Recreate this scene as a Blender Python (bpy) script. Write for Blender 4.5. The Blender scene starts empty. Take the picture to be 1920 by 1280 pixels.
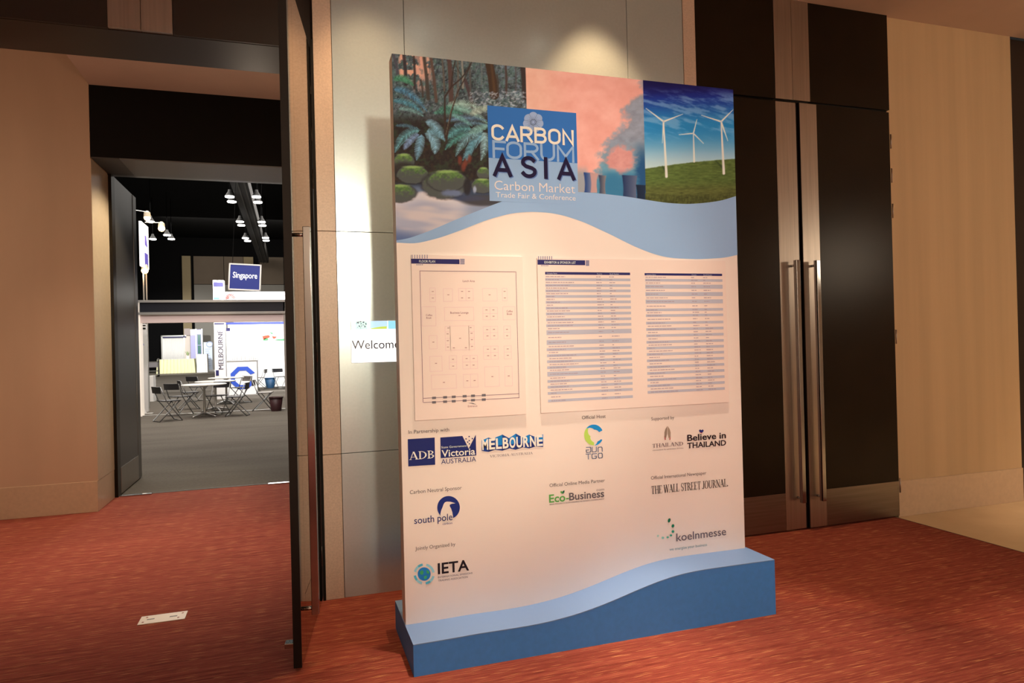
import bpy, bmesh, math, random
import numpy as np
from mathutils import Vector, Matrix
PI = math.pi
random.seed(7)
SC = bpy.context.scene
COL = SC.collection

# ---------------------------------------------------------------- camera
EYE = 1.55
FPX, YAW, PITCH, ROLL = 1281.19, 0.311813, 0.0038413, -0.025111
def _basis():
    cy, sy = math.cos(YAW), math.sin(YAW)
    f = Vector((sy, cy, 0)); r = Vector((cy, -sy, 0)); u = Vector((0, 0, 1))
    cp, sp = math.cos(PITCH), math.sin(PITCH)
    f, u = cp*f + sp*u, -sp*f + cp*u
    cr, sr = math.cos(ROLL), math.sin(ROLL)
    r, u = cr*r + sr*u, -sr*r + cr*u
    return r, u, f
CR, CU, CF = _basis()
cam_data = bpy.data.cameras.new('camera')
cam = bpy.data.objects.new('camera', cam_data)
COL.objects.link(cam)
M4 = Matrix(((CR.x, CU.x, -CF.x, 0), (CR.y, CU.y, -CF.y, 0), (CR.z, CU.z, -CF.z, EYE), (0, 0, 0, 1)))
cam.matrix_world = M4
cam_data.sensor_width = 36
cam_data.lens = FPX/1920*36
cam_data.clip_start = 0.05
cam_data.clip_end = 200
SC.camera = cam

# ---------------------------------------------------------------- world, exposure, main lights
vs = SC.view_settings
vs.view_transform = 'Standard'; vs.look = 'None'; vs.gamma = 1; vs.use_curve_mapping = False
vs.exposure = 0.0
w = bpy.data.worlds.new('world'); SC.world = w; w.use_nodes = True
w.node_tree.nodes['Background'].inputs[0].default_value = (0.62, 0.55, 0.5, 1)
w.node_tree.nodes['Background'].inputs[1].default_value = 0.03
def light(kind, name, loc, target, power, color, size=0.1, angle=60, blend=0.5, size_y=None):
    d = bpy.data.lights.new(name, kind); o = bpy.data.objects.new(name, d); COL.objects.link(o)
    o.location = loc
    o.rotation_euler = (Vector(target) - Vector(loc)).to_track_quat('-Z', 'Y').to_euler()
    d.energy = power; d.color = color
    if kind == 'SPOT':
        d.spot_size = math.radians(angle); d.spot_blend = blend; d.shadow_soft_size = size
    elif kind == 'AREA':
        d.size = size
        if size_y: d.shape = 'RECTANGLE'; d.size_y = size_y
    else:
        d.shadow_soft_size = size
    return o
WARM = (1, .69, .47); AMBER = (1, .62, .34); NEUT = (1, .9, .78); COOL = (.8, .9, 1)
# recessed ceiling downlights of the corridor (x, y, power, angle)
CEIL = 4.27
DOWN = [(1.1, 2.92, 680, 34), (0.1, 1.6, 230, 42), (2.2, 2.9, 560, 31), (3.8, 1.9, 400, 33),
        (4.3, 0.9, 200, 44), (6.9, 3.0, 470, 56), (7.6, 3.0, 140, 66), (1.6, 0.2, 200, 50), (-2.6, 2.0, 60, 60)]
for (x, y, p, a) in DOWN:
    light('SPOT', 'downlight_lamp', (x, y, CEIL-.03), (x, y, 0), p, WARM, .06, a, .9)
light('SPOT', 'wall_washer_lamp', (2.06, 4.02, CEIL-.03), (2.12, 4.08, 0), 210, (1, .58, .28), .05, 72, .55)
light('SPOT', 'wall_washer_lamp', (0.5, 3.92, CEIL-.03), (0.5, 4.12, 0), 120, (1, .58, .28), .05, 76, .8)
# front display spotlight down the corridor
light('SPOT', 'display_spot_lamp', (0.8, -5.0, 3.2), (0.62, 4.38, 1.95), 1120, (1, .80, .56), .2, 25, .6)
light('SPOT', 'display_spot_lamp', (3.6, -4.4, 3.4), (2.35, 3.5, 1.85), 620, (1, .70, .55), .2, 24, .8)
# vestibule downlights
light('SPOT', 'vestibule_lamp', (-1.9, 6.15, 4.85), (-1.9, 6.15, 0), 420, WARM, .07, 66, .9)
light('SPOT', 'vestibule_lamp', (-0.3, 6.3, 4.85), (-0.3, 6.3, 0), 420, WARM, .07, 60, .9)
light('AREA', 'corridor_ambient', (1.5, -1.0, 4.2), (1.5, -1, 0), 18, (1, .80, .62), 5, size_y=4)  # added soft fill for the corridor, not a ceiling fixture
light('AREA', 'far_wall_fill', (1.5, -4.6, 4.2), (1.5, -6, 1.9), 500, (1, .93, .86), 7, size_y=.3)  # added area light brightening the wall behind the camera for reflections and bounce
light('POINT', 'corridor_fill', (2.6, -1.8, 2.6), (0, 0, 0), 70, (1, .80, .64), .5)  # added point fill in the open corridor, no pendant hangs here
light('POINT', 'corridor_fill', (7.6, 1.2, 2.6), (0, 0, 0), 60, (1, .80, .58), .4)  # another added corridor fill, out of view over the marble side
light('POINT', 'vestibule_fill', (-3.3, 5.9, 2.4), (0, 0, 0), 32, (1, .68, .46), .3)  # added point fill for the vestibule, out of view, no fixture
light('POINT', 'vestibule_fill', (-.25, 6.7, 2.9), (0, 0, 0), 8, (1, .80, .60), .15)  # added fill for the doorway reveal and bulkhead, no fixture
light('POINT', 'vestibule_fill', (-1.9, 5.5, 4.3), (0, 0, 0), 8, (1, .70, .5), .2)  # added weak fill high in the vestibule, no fixture
light('SPOT', 'reveal_fill', (-.62, 8.05, 3.48), (-1.86, 8.05, 1.7), 170, (1, .84, .60), .05, 95, .5)  # added spot to brighten the stone reveal, no known lamp in the soffit
# exhibition hall
light('AREA', 'hall_light', (-2.5, 19, 9.5), (-2.5, 19, 0), 1700, (1, .93, .82), 8, size_y=10)
light('AREA', 'hall_light', (-4.5, 40, 9.5), (-4.5, 40, 0), 1900, (1, .94, .86), 12, size_y=16)
light('AREA', 'hall_light', (-3.5, 52, 10.5), (-3.5, 60, 4), 800, (1, .92, .80), 10, size_y=3)  # added area light to lift the hall's back wall
light('AREA', 'portal_fill', (-1.6, 12.5, 7.5), (-1.9, 18.8, 2.4), 330, (1, .84, .78), 2, size_y=1)  # added area light to brighten the portal's lower fascia, no fixture
light('SPOT', 'booth_spot_lamp', (-.9, 26.2, 5.2), (-.9, 30.8, 1.0), 2600, (1, .97, .93), .1, 90, .6)
light('SPOT', 'booth_spot_lamp', (-1.4, 22.0, 4.6), (-1.2, 27.2, 1.0), 1400, (1, .97, .93), .1, 80, .6)
light('SPOT', 'booth_spot_lamp', (-7.6, 49, 5.0), (-8.2, 57.5, 1.0), 3800, (1, .97, .9), .1, 70, .6)

# ---------------------------------------------------------------- point helpers (sizes taken from the photograph's perspective)
def ray(px, py): return CF*FPX + CR*(px-960) - CU*(py-640)
def at_y(px, py, y):
    d = ray(px, py); t = y/d.y
    return Vector((d.x*t, y, EYE + d.z*t))
def at_z(px, py, z=0.0):
    d = ray(px, py); t = (z-EYE)/d.z
    return Vector((d.x*t, d.y*t, z))
def to_px(x, y, z):
    q = Vector((x, y, z-EYE)); zz = q.dot(CF)
    return 960 + FPX*q.dot(CR)/zz, 640 - FPX*q.dot(CU)/zz

# ---------------------------------------------------------------- colour and material helpers
def lin1(c):
    c /= 255.0
    return c/12.92 if c <= .04045 else ((c+.055)/1.055)**2.4
def rgb(r, g, b): return (lin1(r), lin1(g), lin1(b), 1)
PAPER = (238, 204, 182)              # how white card reads in the photograph's warm light
def ink(r, g, b, k=.84):             # printed colour with the warm light divided out
    return tuple(min(.95, k*lin1(a)/lin1(p)) for a, p in zip((r, g, b), PAPER)) + (1,)
MATS = {}
def mat(name, color, rough=.6, metal=0, spec=.5, emit=None, es=1, noise=None, bump=0, alpha=None, coat=0):
    if name in MATS: return MATS[name]
    m = bpy.data.materials.new(name); m.use_nodes = True; nt = m.node_tree; b = nt.nodes['Principled BSDF']
    b.inputs['Base Color'].default_value = color; b.inputs['Roughness'].default_value = rough
    b.inputs['Metallic'].default_value = metal; b.inputs['Specular IOR Level'].default_value = spec
    b.inputs['Coat Weight'].default_value = coat
    if emit:
        b.inputs['Emission Color'].default_value = emit; b.inputs['Emission Strength'].default_value = es
    if noise or bump:
        tc = nt.nodes.new('ShaderNodeTexCoord'); mp = nt.nodes.new('ShaderNodeMapping'); n = nt.nodes.new('ShaderNodeTexNoise')
        sc, amt = (noise or ((20, 20, 20), .1))
        mp.inputs['Scale'].default_value = sc; n.inputs['Scale'].default_value = 1; n.inputs['Detail'].default_value = 4
        nt.links.new(tc.outputs['Object'], mp.inputs[0]); nt.links.new(mp.outputs[0], n.inputs['Vector'])
        if noise:
            mx = nt.nodes.new('ShaderNodeMix'); mx.data_type = 'RGBA'
            mx.inputs[6].default_value = tuple(max(0, c*(1-amt)) for c in color[:3]) + (1,)
            mx.inputs[7].default_value = tuple(min(1, c*(1+amt)) for c in color[:3]) + (1,)
            rp = nt.nodes.new('ShaderNodeValToRGB'); rp.color_ramp.elements[0].position = .3; rp.color_ramp.elements[1].position = .7
            nt.links.new(n.outputs['Fac'], rp.inputs[0]); nt.links.new(rp.outputs[0], mx.inputs[0])
            nt.links.new(mx.outputs[2], b.inputs['Base Color'])
        if bump:
            bp_ = nt.nodes.new('ShaderNodeBump'); bp_.inputs['Strength'].default_value = bump; bp_.inputs['Distance'].default_value = .01
            nt.links.new(n.outputs['Fac'], bp_.inputs['Height']); nt.links.new(bp_.outputs[0], b.inputs['Normal'])
    MATS[name] = m
    return m

def carpet_material(name, stops, scale_a, scale_b, streak):
    m = bpy.data.materials.new(name); m.use_nodes = True; nt = m.node_tree; b = nt.nodes['Principled BSDF']
    L = nt.links.new; N = nt.nodes.new
    tc = N('ShaderNodeTexCoord')
    def nz(scale, detail, rough=.6):
        mp = N('ShaderNodeMapping'); mp.inputs['Scale'].default_value = scale
        n = N('ShaderNodeTexNoise'); n.inputs['Scale'].default_value = 1; n.inputs['Detail'].default_value = detail; n.inputs['Roughness'].default_value = rough
        L(tc.outputs['Object'], mp.inputs[0]); L(mp.outputs[0], n.inputs['Vector']); return n
    a = nz(scale_a, 3); c = nz(scale_b, 2); f = nz((260, 260, 1), 1)
    add = N('ShaderNodeMath'); add.operation = 'ADD'
    m1 = N('ShaderNodeMath'); m1.operation = 'MULTIPLY'; m1.inputs[1].default_value = .55; L(a.outputs['Fac'], m1.inputs[0])
    m2 = N('ShaderNodeMath'); m2.operation = 'MULTIPLY'; m2.inputs[1].default_value = .45; L(c.outputs['Fac'], m2.inputs[0])
    L(m1.outputs[0], add.inputs[0]); L(m2.outputs[0], add.inputs[1])
    rp = N('ShaderNodeValToRGB'); e = rp.color_ramp.elements
    e[0].position, e[0].color = stops[0]; e[1].position, e[1].color = stops[-1]
    for p_, c_ in stops[1:-1]:
        q = e.new(p_); q.color = c_
    L(add.outputs[0], rp.inputs[0])
    # thin light yarn streaks
    s = nz(streak, 1, .4); rs = N('ShaderNodeValToRGB'); rs.color_ramp.elements[0].position = .64; rs.color_ramp.elements[1].position = .72
    L(s.outputs['Fac'], rs.inputs[0])
    mx = N('ShaderNodeMix'); mx.data_type = 'RGBA'; L(rs.outputs[0], mx.inputs[0]); L(rp.outputs[0], mx.inputs[6]); mx.inputs[7].default_value = STREAK[name]
    mf = N('ShaderNodeMix'); mf.data_type = 'RGBA'; mf.blend_type = 'MULTIPLY'; mf.inputs[0].default_value = .5
    L(mx.outputs[2], mf.inputs[6]); L(f.outputs['Color'], mf.inputs[7])
    hsv = N('ShaderNodeMix'); hsv.data_type = 'RGBA'; hsv.blend_type = 'MULTIPLY'; hsv.inputs[0].default_value = 0
    L(mf.outputs[2], b.inputs['Base Color'])
    b.inputs['Roughness'].default_value = .95; b.inputs['Specular IOR Level'].default_value = .1
    bp_ = N('ShaderNodeBump'); bp_.inputs['Strength'].default_value = .5; bp_.inputs['Distance'].default_value = .006
    L(add.outputs[0], bp_.inputs['Height']); L(bp_.outputs[0], b.inputs['Normal'])
    return m
STREAK = {'red_carpet': (.85, .42, .20, 1), 'hall_carpet': (.16, .14, .12, 1)}
M_CARPET = carpet_material('red_carpet', [(.34, (.20, .042, .032, 1)), (.45, (.30, .070, .050, 1)), (.55, (.385, .100, .070, 1)), (.68, (.50, .155, .10, 1))], (1.1, 60, 1), (9, 230, 1), (7, 260, 1))
M_HALLCARPET = carpet_material('hall_carpet', [(.3, (.12, .105, .09, 1)), (.7, (.19, .17, .145, 1))], (.5, 1.6, 1), (30, 30, 1), (60, 60, 1))
M_WALL = mat('beige_wallcovering', (.60, .45, .32, 1), .75, noise=((3, 40, .6), .05), bump=.05)
M_WALLR = mat('tan_wallcovering', (.57, .44, .27, 1), .7, noise=((8, 8, .3), .07))
M_STONE = mat('pink_speckled_stone', (.54, .44, .37, 1), .35, noise=((90, 90, 90), .10))
M_STONE2 = mat('beige_stone', (.60, .48, .34, 1), .3, noise=((30, 30, 30), .05))
M_PANEL = mat('champagne_metal_panel', (.55, .70, .78, 1), .25, metal=.6, noise=((60, 60, 60), .03))
M_BACKING = mat('dark_joint', (.03, .028, .025, 1), .8)
M_CEIL = mat('ceiling_plaster', (.52, .40, .33, 1), .9, noise=((4, 4, 4), .03))
M_BLACK = mat('black_lacquer', (.012, .008, .004, 1), .28, spec=.2, noise=((3, 3, 3), .2))
M_BLACKM = mat('black_matt', (.004, .0035, .003, 1), .7, spec=.2)
M_BROWN = mat('dark_bronze_frame', (.034, .026, .022, 1), .45, metal=.2, spec=.3)
M_STEEL = mat('brushed_steel', (.46, .42, .38, 1), .34, metal=1, noise=((60, 60, 1.5), .10))
M_KICK = mat('kick_plate_steel', (.27, .25, .23, 1), .3, metal=1, noise=((1.5, 60, 60), .12))
M_DSTEEL = mat('dark_brushed_steel', (.20, .19, .18, 1), .35, metal=1, noise=((60, 60, 1.5), .12))
M_CHROME = mat('polished_chrome', (.40, .42, .43, 1), .08, metal=1)
M_LEAF = mat('tinted_mirror_panel', (.25, .20, .15, 1), .05, metal=1)
M_EDGE = mat('dark_leaf_edge', (.009, .006, .005, 1), .5, spec=.2)
M_MARBLE = mat('cream_marble', (.66, .52, .32, 1), .25, noise=((2, 2, 2), .08))
M_WHITE = mat('white_card', (.84, .84, .84, 1), .45, spec=.35)
M_SHEET = mat('pink_white_card', (.84, .80, .80, 1), .45, spec=.35)
M_BLUE = mat('matt_blue_paint', ink(62, 122, 186, .95), .6, noise=((40, 40, 40), .04))
M_BLUED = mat('matt_blue_paint_side', rgb(60, 92, 145), .6)
M_LBLUE = mat('light_blue_paint', ink(120, 138, 168), .55)

# ---------------------------------------------------------------- object helpers
def tag(o, label=None, cat=None, group=None, kind=None):
    if label: o['label'] = label
    if cat: o['category'] = cat
    if group: o['group'] = group
    if kind: o['kind'] = kind
    return o
def empty(name, loc=(0, 0, 0), rz=0, **k):
    o = bpy.data.objects.new(name, None); COL.objects.link(o); o.location = loc; o.rotation_euler = (0, 0, rz)
    return tag(o, **k)
def meshobj(name, verts, faces, m, parent=None, smooth=False, **k):
    me = bpy.data.meshes.new(name); me.from_pydata([tuple(v) for v in verts], [], faces); me.update()
    ms = m if isinstance(m, (list, tuple)) else [m]
    for x in ms: me.materials.append(x)
    if smooth:
        for p in me.polygons: p.use_smooth = True
    o = bpy.data.objects.new(name, me); COL.objects.link(o)
    if parent: o.parent = parent
    return tag(o, **k)
class MB:
    """collects shapes of ONE part"""
    def __init__(s): s.v = []; s.f = []; s.mi = []
    def box(s, x0, x1, y0, y1, z0, z1, mi=0):
        n = len(s.v)
        s.v += [(x0, y0, z0), (x1, y0, z0), (x1, y1, z0), (x0, y1, z0), (x0, y0, z1), (x1, y0, z1), (x1, y1, z1), (x0, y1, z1)]
        for q in ((0, 3, 2, 1), (4, 5, 6, 7), (0, 1, 5, 4), (1, 2, 6, 5), (2, 3, 7, 6), (3, 0, 4, 7)):
            s.f.append(tuple(n+i for i in q)); s.mi.append(mi)
        return s
    def poly(s, pts, mi=0):
        n = len(s.v); s.v += [tuple(p) for p in pts]; s.f.append(tuple(range(n, n+len(pts)))); s.mi.append(mi); return s
    def tube(s, pts, r, seg=8, closed=False, mi=0):
        P = [Vector(p) for p in pts]; n0 = len(s.v); N = len(P)
        for i, p in enumerate(P):
            a = P[i-1] if (i > 0 or closed) else p; b = P[(i+1) % N] if (i < N-1 or closed) else p
            t = (b-a).normalized(); up = Vector((0, 0, 1)) if abs(t.z) < .9 else Vector((1, 0, 0))
            e1 = t.cross(up).normalized(); e2 = t.cross(e1)
            rr = r[i] if isinstance(r, (list, tuple)) else r
            for k in range(seg):
                an = 2*PI*k/seg; s.v.append(tuple(p + e1*math.cos(an)*rr + e2*math.sin(an)*rr))
        M = N if closed else N-1
        for i in range(M):
            j = (i+1) % N
            for k in range(seg):
                k2 = (k+1) % seg
                s.f.append((n0+i*seg+k, n0+i*seg+k2, n0+j*seg+k2, n0+j*seg+k)); s.mi.append(mi)
        if not closed:
            s.f.append(tuple(n0+k for k in range(seg))[::-1]); s.mi.append(mi)
            s.f.append(tuple(n0+(N-1)*seg+k for k in range(seg))); s.mi.append(mi)
        return s
    def lathe(s, prof, seg=24, cx=0, cy=0, mi=0, cap=True):
        n0 = len(s.v)
        for (r, z) in prof:
            for k in range(seg):
                a = 2*PI*k/seg; s.v.append((cx+r*math.cos(a), cy+r*math.sin(a), z))
        for i in range(len(prof)-1):
            for k in range(seg):
                k2 = (k+1) % seg; s.f.append((n0+i*seg+k, n0+i*seg+k2, n0+(i+1)*seg+k2, n0+(i+1)*seg+k)); s.mi.append(mi)
        if cap:
            s.f.append(tuple(n0+k for k in range(seg))[::-1]); s.mi.append(mi)
            s.f.append(tuple(n0+(len(prof)-1)*seg+k for k in range(seg))); s.mi.append(mi)
        return s
    def build(s, name, m, parent=None, smooth=False, bevel=0, **k):
        o = meshobj(name, s.v, s.f, m, parent, **k)
        for p, i in zip(o.data.polygons, s.mi):
            p.material_index = i
            if smooth: p.use_smooth = True
        if bevel:
            b = o.modifiers.new('bevel', 'BEVEL'); b.width = bevel; b.segments = 2; b.limit_method = 'ANGLE'
        return o
def box(name, x0, x1, y0, y1, z0, z1, m, parent=None, bevel=0, **k):
    return MB().box(x0, x1, y0, y1, z0, z1).build(name, m, parent, bevel=bevel, **k)
def children(o): return [c for c in bpy.data.objects if c.parent == o]
def copy_tree(o, parent=None):
    c = o.copy(); COL.objects.link(c); c.parent = parent
    for ch in children(o): copy_tree(ch, c)
    return c
ST = dict(kind='structure')

# ================================================================= THE SETTING
Y1, YT = 4.38, 4.53           # panel wall face, door plane
f = MB()
f.box(-6, 4.85, -6, 8.42, -.05, 0)
f.build('floor', M_CARPET, **ST)
box('floor', 4.85, 10.5, -6, 4.9, -.06, -.006, M_MARBLE, **ST)
box('floor', -16, 6, 8.42, 62, -.05, 0, M_HALLCARPET, **ST)
trim = box('trim_1', 4.845, 4.853, -6, 4.56, -.02, .001, M_BROWN, **ST)
# corridor shell
box('ceiling', -6, 10.5, -6, 4.56, CEIL, CEIL+.12, M_CEIL, **ST)
box('wall_left', -6.15, -6, -6, 4.38, 0, CEIL, M_WALL, **ST)
box('wall_right', 10.5, 10.65, -6, 4.6, 0, CEIL, M_WALL, **ST)
box('wall_front', -6, 10.5, -6.15, -6, 0, CEIL, M_WALL, **ST)

# wall with the panels between the two doorways
wb = MB()
wb.box(.165, 2.90, Y1+.03, 4.99, 0, CEIL)
wall = wb.build('wall_back', M_BACKING, **ST)
ZJ = [0, .895, 2.28, CEIL]
G = .0035
for (x0, x1, m, lab) in ((.165, .278, M_STONE, None), (.278, .734, M_PANEL, 'champagne metal panel'), (.734, 2.337, M_PANEL, 'champagne metal panel'),
                    (2.337, 2.795, M_PANEL, 'champagne metal panel'), (2.795, 2.90, M_STONE, None)):
    for i in range(3):
        ym = Y1 if m is M_STONE else Y1+.004
        box('stone_panel' if m is M_STONE else 'metal_panel', x0+G/2, x1-G/2, ym, Y1+.035, ZJ[i]+(G/2 if i else 0), ZJ[i+1]-G/2, m, wall, bevel=.001)
# wall left of the near doorway (mirror of the right-hand side)
wl = box('wall_back', -6, -1.79, Y1+.03, 4.99, 0, CEIL, M_BACKING, **ST)
for i in range(3):
    box('stone_panel', -1.90, -1.79, Y1, Y1+.035, ZJ[i]+(G/2 if i else 0), ZJ[i+1]-G/2, M_STONE, wl)
    box('metal_panel', -4.0, -1.903, Y1+.004, Y1+.035, ZJ[i]+(G/2 if i else 0), ZJ[i+1]-G/2, M_PANEL, wl)
# transom over the near doorway : dark panels, steel strip in the middle, dark underside
tr = box('wall_transom', -1.79, .165, YT+.02, 4.99, 3.465, CEIL, M_BROWN, **ST)
box('transom_panel', -1.788, -.987, YT, YT+.021, 3.467, CEIL-.002, M_BROWN, tr)
box('transom_panel', -.637, .163, YT, YT+.021, 3.467, CEIL-.002, M_BROWN, tr)
box('steel_strip', -.984, -.812, YT-.012, YT+.02, 3.47, CEIL-.002, M_STEEL, tr)
box('steel_strip', -.809, -.640, YT-.012, YT+.02, 3.47, CEIL-.002, M_STEEL, tr)

# right-hand doorway : pair of closed doors with transom
tr2 = box('wall_transom', 2.90, 4.888, YT+.03, 4.99, 3.455, CEIL, M_BLACK, **ST)
box('transom_panel', 2.902, 3.718, YT, YT+.031, 3.46, CEIL-.002, M_BLACK, tr2)
box('transom_panel', 4.062, 4.886, YT, YT+.031, 3.46, CEIL-.002, M_BLACK, tr2)
box('steel_strip', 3.721, 3.889, YT-.004, YT+.03, 3.46, CEIL-.002, M_STEEL, tr2)
box('steel_strip', 3.892, 4.059, YT-.004, YT+.03, 3.46, CEIL-.002, M_STEEL, tr2)
box('wall_behind_doors', 2.90, 4.888, 4.72, 4.99, 0, 3.455, M_BLACKM, **ST)

def door_handle(parent, x, y, z0=.235, z1=2.16, out=-1, wx=.036):
    """flat upright bar on two stand-offs, set off along local y"""
    h = empty('handle', (0, 0, 0)); h.parent = parent
    b = MB(); b.box(x-wx/2, x+wx/2, min(y+out*.042, y+out*.078), max(y+out*.042, y+out*.078), z0, z1)
    b.build('grip', M_CHROME, h, bevel=.003)
    for z in (z0+.03, z1-.04):
        MB().tube([(x, y, z), (x, y+out*.055, z)], .010, 10).build('mount', M_CHROME, h, smooth=True)
    return h
def door_leaf(name, loc, rz, width, height, stile, side, front, m_panel, m_stile, m_kick, kick=.297, thick=.052, both=False, hx=None, kickside=None):
    """door in local coordinates: hinge at x=0, free edge at x=side*width, room side faces -y"""
    d = empty(name, loc, rz, **ST)
    s = side
    def bx(nm, a, b_, y0, y1, z0, z1, m, bev=0, **k):
        x0, x1 = sorted((a*s, b_*s)); return box(nm, x0, x1, y0, y1, z0, z1, m, d, bevel=bev, **k)
    bx('door_core', 0, width, -thick+.004, -.004, .012, height, M_EDGE, .002)
    for (y0, y1) in ((-thick, -thick+.004), (-.004, 0)):
        bx('door_panel', .004, width-stile-.002, y0, y1, kick+.014, height-.004, m_panel)
        bx('stile', width-stile, width-.007, y0, y1, .014, height-.004, m_stile)
        bx('kick_plate', .004, width-stile-.002, y0, y1, .014, kick+.010, m_kick)
    bx('edge_strip', width-.006, width+.001, -thick-.0006, .0006, .012, height, M_EDGE)
    hx = hx if hx is not None else width-.085
    door_handle(d, hx*s, -thick, out=-1)
    for z in (.27, 1.53, 2.6, 2.9, 3.19):
        MB().tube([(-.006*s, -thick-.004, z-.06), (-.006*s, -thick-.004, z+.06)], .006, 8).build('hinge', M_STEEL, d, smooth=True)
    return d
# closed pair (the right leaf stands slightly ajar)
door_leaf('door_2', (2.915, 4.575, 0), 0, 1.0, 3.44, .20, 1, 1, M_BLACK, M_STEEL, M_KICK)
door_leaf('door_3', (4.876, 4.575, 0), .012, .945, 3.44, .175, -1, 1, M_BLACK, M_STEEL, M_KICK, )
# near leaf, standing open towards the camera
hinge = Vector((.148, 4.385, 0)); free = Vector((.012, 3.474, 0))
dv = hinge-free; hinge = hinge-Vector((.038, -.006, 0)); W = dv.length; rz = math.atan2(dv.y, dv.x)
# local -x points from hinge to free edge (side=-1); room side (-y local) faces +x world
dn = door_leaf('door_1', tuple(hinge), rz, W, 3.41, .17, -1, 1, M_LEAF, M_LEAF, M_LEAF, thick=.038)
box('floor_bolt', -W+.02, -W+.07, 0, .045, .10, .125, M_CHROME, dn, bevel=.003)
box('door_jamb', .150, .1645, 4.375, 4.99, 0, 3.465, M_BLACKM, wall)
# opposite leaf of the same doorway, outside the frame
door_leaf('door_4', (-1.775, 4.385, 0), -(PI/2)-.15+0, .94, 3.41, .17, 1, 1, M_LEAF, M_LEAF, M_LEAF)

# right-hand tan wall with skirting, then the next dark door
box('wall_right_bay', 4.888, 6.368, 4.56, 4.99, 0, CEIL, M_WALLR, **ST)
box('baseboard_right', 4.889, 6.367, 4.548, 4.562, -.006, .297, M_STONE2, bevel=.002, **ST)
box('door_5', 6.372, 7.4, 4.60, 4.66, 0, CEIL, M_BROWN, **ST)
box('wall_right_far', 7.4, 10.5, 4.56, 4.99, 0, CEIL, M_WALLR, **ST)

# vestibule
YB = 7.7
box('wall_vestibule_left', -4.65, -4.5, 4.99, YB, 0, 4.9, M_WALL, **ST)
box('wall_vestibule_right', .28, .43, 4.99, 8.5, 0, 4.9, M_WALL, **ST)
wv = box('wall_vestibule', -4.5, -1.858, YB, 8.40, 0, 4.9, M_WALL, **ST)
box('baseboard_vestibule', -4.5, -1.856, YB-.006, 8.40, 0, .302, M_STONE2, bevel=.002, **ST)
box('stone_reveal', -1.858, -1.853, YB+.002, 8.40, .304, 3.49, M_STONE2, wv)
box('ceiling_vestibule', -4.5, .28, 4.99, 8.0, 4.9, 5.0, M_CEIL, **ST)
box('ceiling_bulkhead', -1.853, .28, 6.3, YB+.1, 4.225, 4.9, M_CEIL, **ST)
op = box('wall_overpanel', -1.853, .28, YB, YB+.70, 3.512, 4.225, M_BLACKM, **ST)
M_SOFF = mat('grey_steel_soffit', (.15, .145, .135, 1), .45, metal=.3)
box('steel_soffit', -1.60, .28, YB+.003, 8.40, 3.500, 3.511, M_SOFF, op)
box('soffit_joint_panel', -1.853, -1.603, YB+.003, 8.40, 3.502, 3.511, mat('dark_soffit', (.05, .046, .042, 1), .5), op)
fr = box('door_frame', -1.93, .28, 8.36, 8.5, 3.506, 4.9, M_DSTEEL, **ST)
box('frame_face', -1.70, .27, 8.352, 8.362, 3.51, 3.80, M_STEEL, fr)
box('jamb', -1.93, -1.882, 8.38, 8.5, 0, 3.506, M_BLACKM, fr)
box('jamb_strip', -1.882, -1.862, 8.40, 8.5, 0, 3.506, M_DSTEEL, fr)
box('jamb', -1.862, -1.822, 8.36, 8.5, 0, 3.506, M_BLACK, fr)
box('jamb', .10, .28, 8.36, 8.5, 0, 3.506, M_DSTEEL, fr)
# hall-side leaf, folded open into the hall
M_HDOOR = mat('charcoal_door_skin', (.085, .082, .082, 1), .3, metal=.4)
d6 = empty('door_6', (-1.822, 8.5, 0), 0, **ST)
box('door_core', -.05, 0, 0, 1.067, .012, 3.50, M_HDOOR, d6)
box('stile', -.052, .003, .90, 1.069, .014, 3.50, M_DSTEEL, d6)
box('kick_plate', 0, .003, .004, .898, .014, .30, M_STEEL, d6)
for (x0, x1) in ((-1.81, -1.50), (-.297, 0.02)):
    t = MB().box(x0, x1, 8.37, 8.43, 0, .012)
    t.build('trim_2' if x0 < -1 else 'trim_3', M_CHROME, bevel=.003, **ST)
box('trim_4', -1.81, .1, 8.432, 8.452, 0, .004, M_BROWN, **ST)

# exhibition hall shell
M_HB = mat('hall_black', (.004, .004, .0045, 1), .9, spec=.1)
M_HBROWN = mat('hall_brown_panel', (.15, .115, .085, 1), .8, noise=((1, 1, 1), .06))
M_HGREY = mat('hall_grey_panel', (.26, .25, .23, 1), .8)
M_HTAN = mat('hall_tan_pilaster', (.30, .24, .14, 1), .8)
box('ceiling_hall', -16, 6, 8.5, 62, 11, 11.2, M_HB, **ST)
box('wall_hall_left', -16.2, -16, 8.5, 62, 0, 11, M_HB, **ST)
box('wall_hall_right', 6, 6.2, 8.5, 62, 0, 11, M_HB, **ST)
box('wall_hall_front', -16, -1.93, 8.5, 8.7, 3.6, 11, M_HB, **ST)
box('wall_hall_front', -16, -1.93, 8.5, 8.7, 0, 3.6, M_HB, **ST)
box('wall_hall_front', .28, 6, 8.5, 8.7, 0, 11, M_HB, **ST)
box('wall_hall_front', -1.93, .28, 8.51, 8.7, 5, 11, M_HB, **ST)
def wz(px, py, y): return at_y(px, py, y)
YW = 61.5
bw = box('wall_hall_back', -16, 6, YW+.2, YW+.4, 0, 11, M_HB, **ST)
zt, zm = wz(362, 480, YW).z, wz(362, 533, YW).z
xa, xb, xc, xd, xe = (wz(q, 500, YW).x for q in (341.5, 357.5, 363, 475, 487))
box('pilaster', xa, xb, YW-.1, YW+.2, 0, zt, M_HTAN, bw)
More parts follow.
